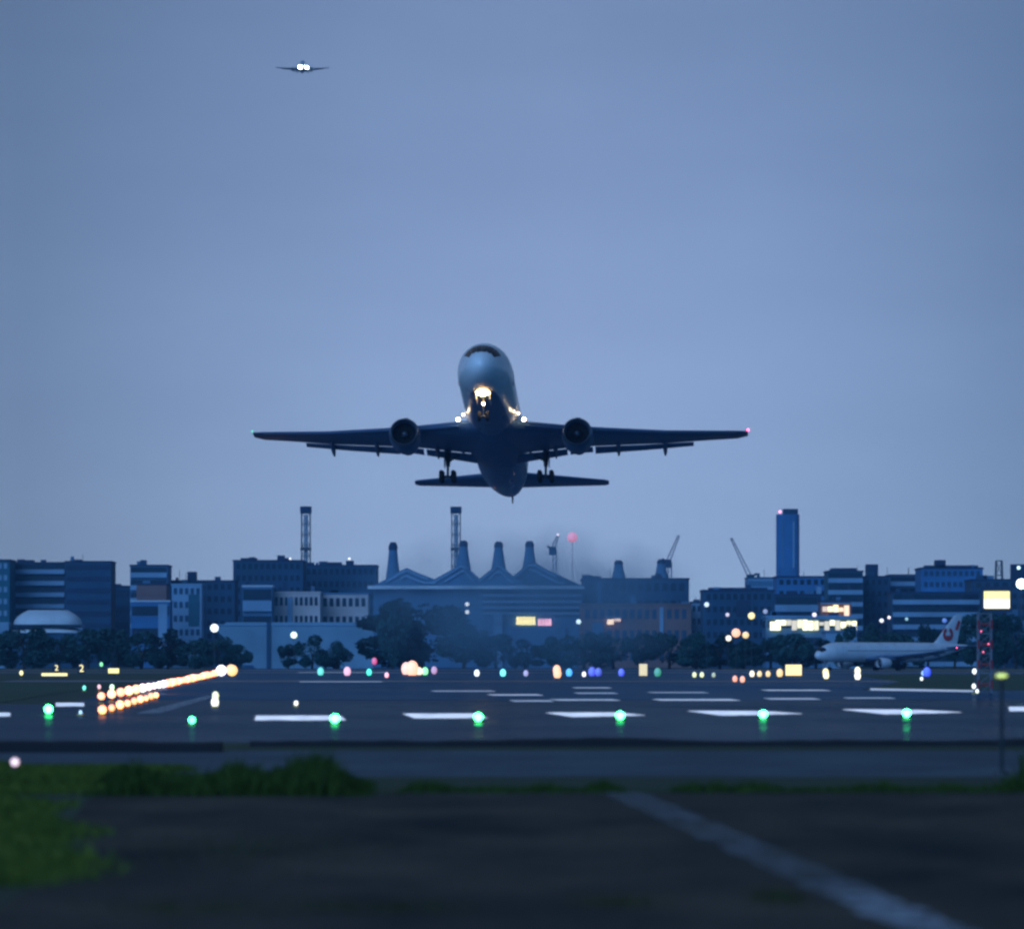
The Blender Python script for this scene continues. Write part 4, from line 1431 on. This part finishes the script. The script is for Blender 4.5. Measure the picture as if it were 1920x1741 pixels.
        for dx in (-.72, .72):
            for dy in (-.56, .56):
                z_ = -4.30 - dx * .2
                b = MB()
                yy_ = gy + dy
                rr = lambda y_, r_: [Vector((gx + dx + math.cos(2 * math.pi * j / 20) * r_, yy_ + y_, z_ + math.sin(2 * math.pi * j / 20) * r_)) for j in range(20)]
                b.loft([rr(-.2, .3), rr(-.2, .46), rr(-.13, .57), rr(.13, .57), rr(.2, .46), rr(.2, .3)])
                sm(b.build('wheel', M['rubber'], g_), 40)
    # fin
    rings = []
    for (z_, xl_, c_) in ((1.8, -16.6, 9.6), (3.4, -18.6, 7.9), (9.9, -24.9, 3.3), (10.5, -26.0, 2.2)):
        rg = airfoil(xl_, c_, 0, 0, .09)
        rings.append([Vector((p_.x, p_.z, z_)) for p_ in rg])
    fin = sm(MB().loft(rings).build('tail_fin', M['white_paint'], e), 50)
    if logo:
        for s in (-1, 1):
            b = MB()
            n = 22
            cx, cz, ro = -22.6, 5.0, 1.9
            # red disc with an open ring and a notch at the top
            for j in range(n):
                a0, a1 = R(110 + 320 * j / n), R(110 + 320 * (j + 1) / n)
                ri = .95
                b.add([(cx + math.cos(a0) * ri, s * .40, cz + math.sin(a0) * ri), (cx + math.cos(a0) * ro, s * .40, cz + math.sin(a0) * ro),
                       (cx + math.cos(a1) * ro, s * .40, cz + math.sin(a1) * ro), (cx + math.cos(a1) * ri, s * .40, cz + math.sin(a1) * ri)], [(0, 1, 2, 3)])
            b.add([(cx + .8 * math.cos(R(t)), s * .395, cz - .35 + .55 * math.sin(R(t))) for t in range(180, 361, 20)], [tuple(range(10))])
            b.build('tail_emblem', M['red_paint'], fin)
            b = MB()
            b.add([(-25.2, s * .40, 6.3), (-26.2, s * .40, 6.2), (-27.3, s * .36, 8.6), (-26.4, s * .36, 8.9)], [(0, 1, 2, 3)])
            b.build('tail_flash', M['red_paint'], fin)
    # nose gear
    g_ = empty('nose_gear', (0, 0, 0), None, None)
    g_.parent = e
    nx = 20.0
    b = MB()
    b.tube((nx, 0, -2.2), (nx, 0, -3.7), .12, .10, n=10)
    b.tube((nx, 0, -3.7), (nx, 0, -4.45), .07, n=10)
    b.tube((nx, -.42, -4.45), (nx, .42, -4.45), .06, n=8)
    b.tube((nx, 0, -3.4), (nx - 1.3, 0, -2.4), .06, n=8)
    b.build('strut', M['dark_metal'], g_)
    for dy in (-.36, .36):
        rr = lambda y_, r_: [Vector((nx + math.cos(2 * math.pi * j / 20) * r_, dy + y_, -4.45 + math.sin(2 * math.pi * j / 20) * r_)) for j in range(20)]
        sm(MB().loft([rr(-.14, .25), rr(-.14, .38), rr(-.09, .47), rr(.09, .47), rr(.14, .38), rr(.14, .25)]).build('wheel', M['rubber'], g_), 40)
        MB().box(nx - .9, nx + 1.1, dy * 1.7 - .02, dy * 1.7 + .02, -3.2, -2.35).build('gear_door', M['white_paint'], g_)
    # small tail bumper and antennas
    MB().tube((-28.6, 0, 1.1), (-29.0, 0, .35), .12, .06, n=8).build('tail_bumper', M['dark_metal'], e)
    b = MB()
    b.box(3.2, 3.7, -.03, .03, 2.7, 3.15)
    b.build('antenna', M['dark_metal'], e)
    for s, c_, nm in ((1, (1, .06, .18), 'nav_red'), (-1, (.1, 1, .5), 'nav_green')):
        MB().ball((-4.75, s * 23.8, 1.17), .16, .10, .10).build('navigation_light', lamp_mat(nm, c_, 12 if s > 0 else 1), e)
    return e


def place_airliner(e, px, py, D, nose_dir, pitch, bank=0, scale=1, zfix=None):
    """nose_dir: heading angle of the nose in the ground plane, degrees from -Y (towards the camera) towards -X."""
    a = R(nose_dir)
    f = Vector((-math.sin(a) * math.cos(R(pitch)), -math.cos(a) * math.cos(R(pitch)), math.sin(R(pitch))))
    l = Vector((0, 0, 1)).cross(f).normalized()
    u = f.cross(l)
    m = Matrix((f, l, u)).transposed()
    if bank:
        m = Matrix.Rotation(R(bank), 3, f) @ m
    p_ = P(px, py, D)
    if zfix is not None:
        p_.z = zfix
    e.location = p_
    e.rotation_euler = m.to_euler()
    e.scale = (scale,) * 3
    return e


hero = airliner('airliner', 'large twin-engined airliner climbing after take-off, nose up, wheels still down')
WL = lamp_mat('landing_lamp', (1, .60, .20), 60)
WL2 = lamp_mat('wing_root_lamp', (1, .74, .42), 26)
for (x, y, z_, r_, m_) in ((21.3, -.42, -2.62, .17, WL), (21.3, .42, -2.62, .17, WL), (21.45, 0, -2.45, .52, WL), (20.25, 0, -3.35, .13, WL2)):
    MB().ball((x, y, z_), r_ * .6, r_, r_, 14, 10).build('landing_light', m_, hero)
for (x, y, z_, r_) in ((8.75, -3.05, -1.55, .17), (9.2, -2.55, -1.20, .10), (8.75, 3.05, -1.55, .17), (9.2, 2.55, -1.10, .10)):
    MB().ball((x, y, z_), r_ * .7, r_, r_, 12, 8).build('wing_root_light', WL2, hero)
place_airliner(hero, 931, 804, 404, 3.1, 12.6)

far = copy_tree(hero)
far.name = 'distant_airliner'
tag(far, 'small distant airliner high in the sky with bright white lights', 'airliner')
place_airliner(far, 567, 127, 2700, -3, 3, scale=.72)
for o in [c_ for c_ in far.children if c_.name.startswith(('landing_light', 'wing_root_light'))]:
    bpy.data.objects.remove(o)
FL = lamp_mat('far_lamp', (.85, 1, 1), 45)
for (x, y, z_, r_) in ((10, -1.8, -1.4, 1.75), (10, 3.8, -1.8, 1.25), (21.5, -1.2, -4.1, .9)):
    MB().ball((x, y, z_), r_ * .6, r_, r_, 12, 8).build('landing_light', FL, far)

taxi = airliner('taxiing_airliner', 'white airliner with red emblem on its tail fin, rolling along behind the field lights', logo=True)
place_airliner(taxi, 1660, 1230, 865, 54, 0, scale=.74, zfix=4.98 * .74)

# ------------------------------------------------------------------ jet exhaust and haze
HAZE = True
if HAZE:
    b = MB().box(-1200, 1200, -20, 2750, -1.0, 400)
    hz = b.build('haze', None)
    hz.data.materials.clear()
    m = bpy.data.materials.new('haze_air')
    m.use_nodes = True
    t = m.node_tree
    t.nodes.clear()
    v = nn(t, 'ShaderNodeVolumePrincipled')
    v.inputs['Color'].default_value = (.25, .60, 1.0, 1)
    v.inputs['Density'].default_value = .00014
    v.inputs['Anisotropy'].default_value = .6
    o_ = nn(t, 'ShaderNodeOutputMaterial')
    t.links.new(v.outputs[0], o_.inputs['Volume'])
    hz.data.materials.append(m)
    tag(hz, 'thin blue evening haze over the airfield', kind='stuff')

    # hot exhaust drifting low over the runway behind the departing airliner
    b = MB()
    c0 = P(985, 1132, 930)
    b.ball((0, 0, 0), 42, 26, 19, 40, 24)
    pl = b.build('jet_exhaust', None, smooth=True)
    pl.location = c0
    pl.data.materials.clear()
    m = bpy.data.materials.new('exhaust_air')
    m.use_nodes = True
    t = m.node_tree
    t.nodes.clear()
    v = nn(t, 'ShaderNodeVolumePrincipled')
    v.inputs['Color'].default_value = (.50, .80, 1.0, 1)
    tcn = nn(t, 'ShaderNodeTexCoord')
    n = nn(t, 'ShaderNodeTexNoise')
    n.inputs['Scale'].default_value = .07
    n.inputs['Detail'].default_value = 3
    t.links.new(tcn.outputs['Object'], n.inputs[0])
    mpv = nn(t, 'ShaderNodeMapping')
    mpv.inputs['Scale'].default_value = (1 / 42, 1 / 26, 1 / 19)
    t.links.new(tcn.outputs['Object'], mpv.inputs[0])
    ln = nn(t, 'ShaderNodeVectorMath', operation='LENGTH')
    t.links.new(mpv.outputs[0], ln.inputs[0])
    fall = math_node(t, 'SUBTRACT', 1.0, ln.outputs['Value'], clamp=True)
    d_ = math_node(t, 'MULTIPLY', math_node(t, 'MULTIPLY', fall, smooth(t, n.outputs[0], .34, .62)), .085)
    t.links.new(d_, v.inputs['Density'])
    v.inputs['Anisotropy'].default_value = .3
    o_ = nn(t, 'ShaderNodeOutputMaterial')
    t.links.new(v.outputs[0], o_.inputs['Volume'])
    pl.data.materials.append(m)
    tag(pl, 'thin blurred jet exhaust drifting in front of the terminal', kind='stuff')
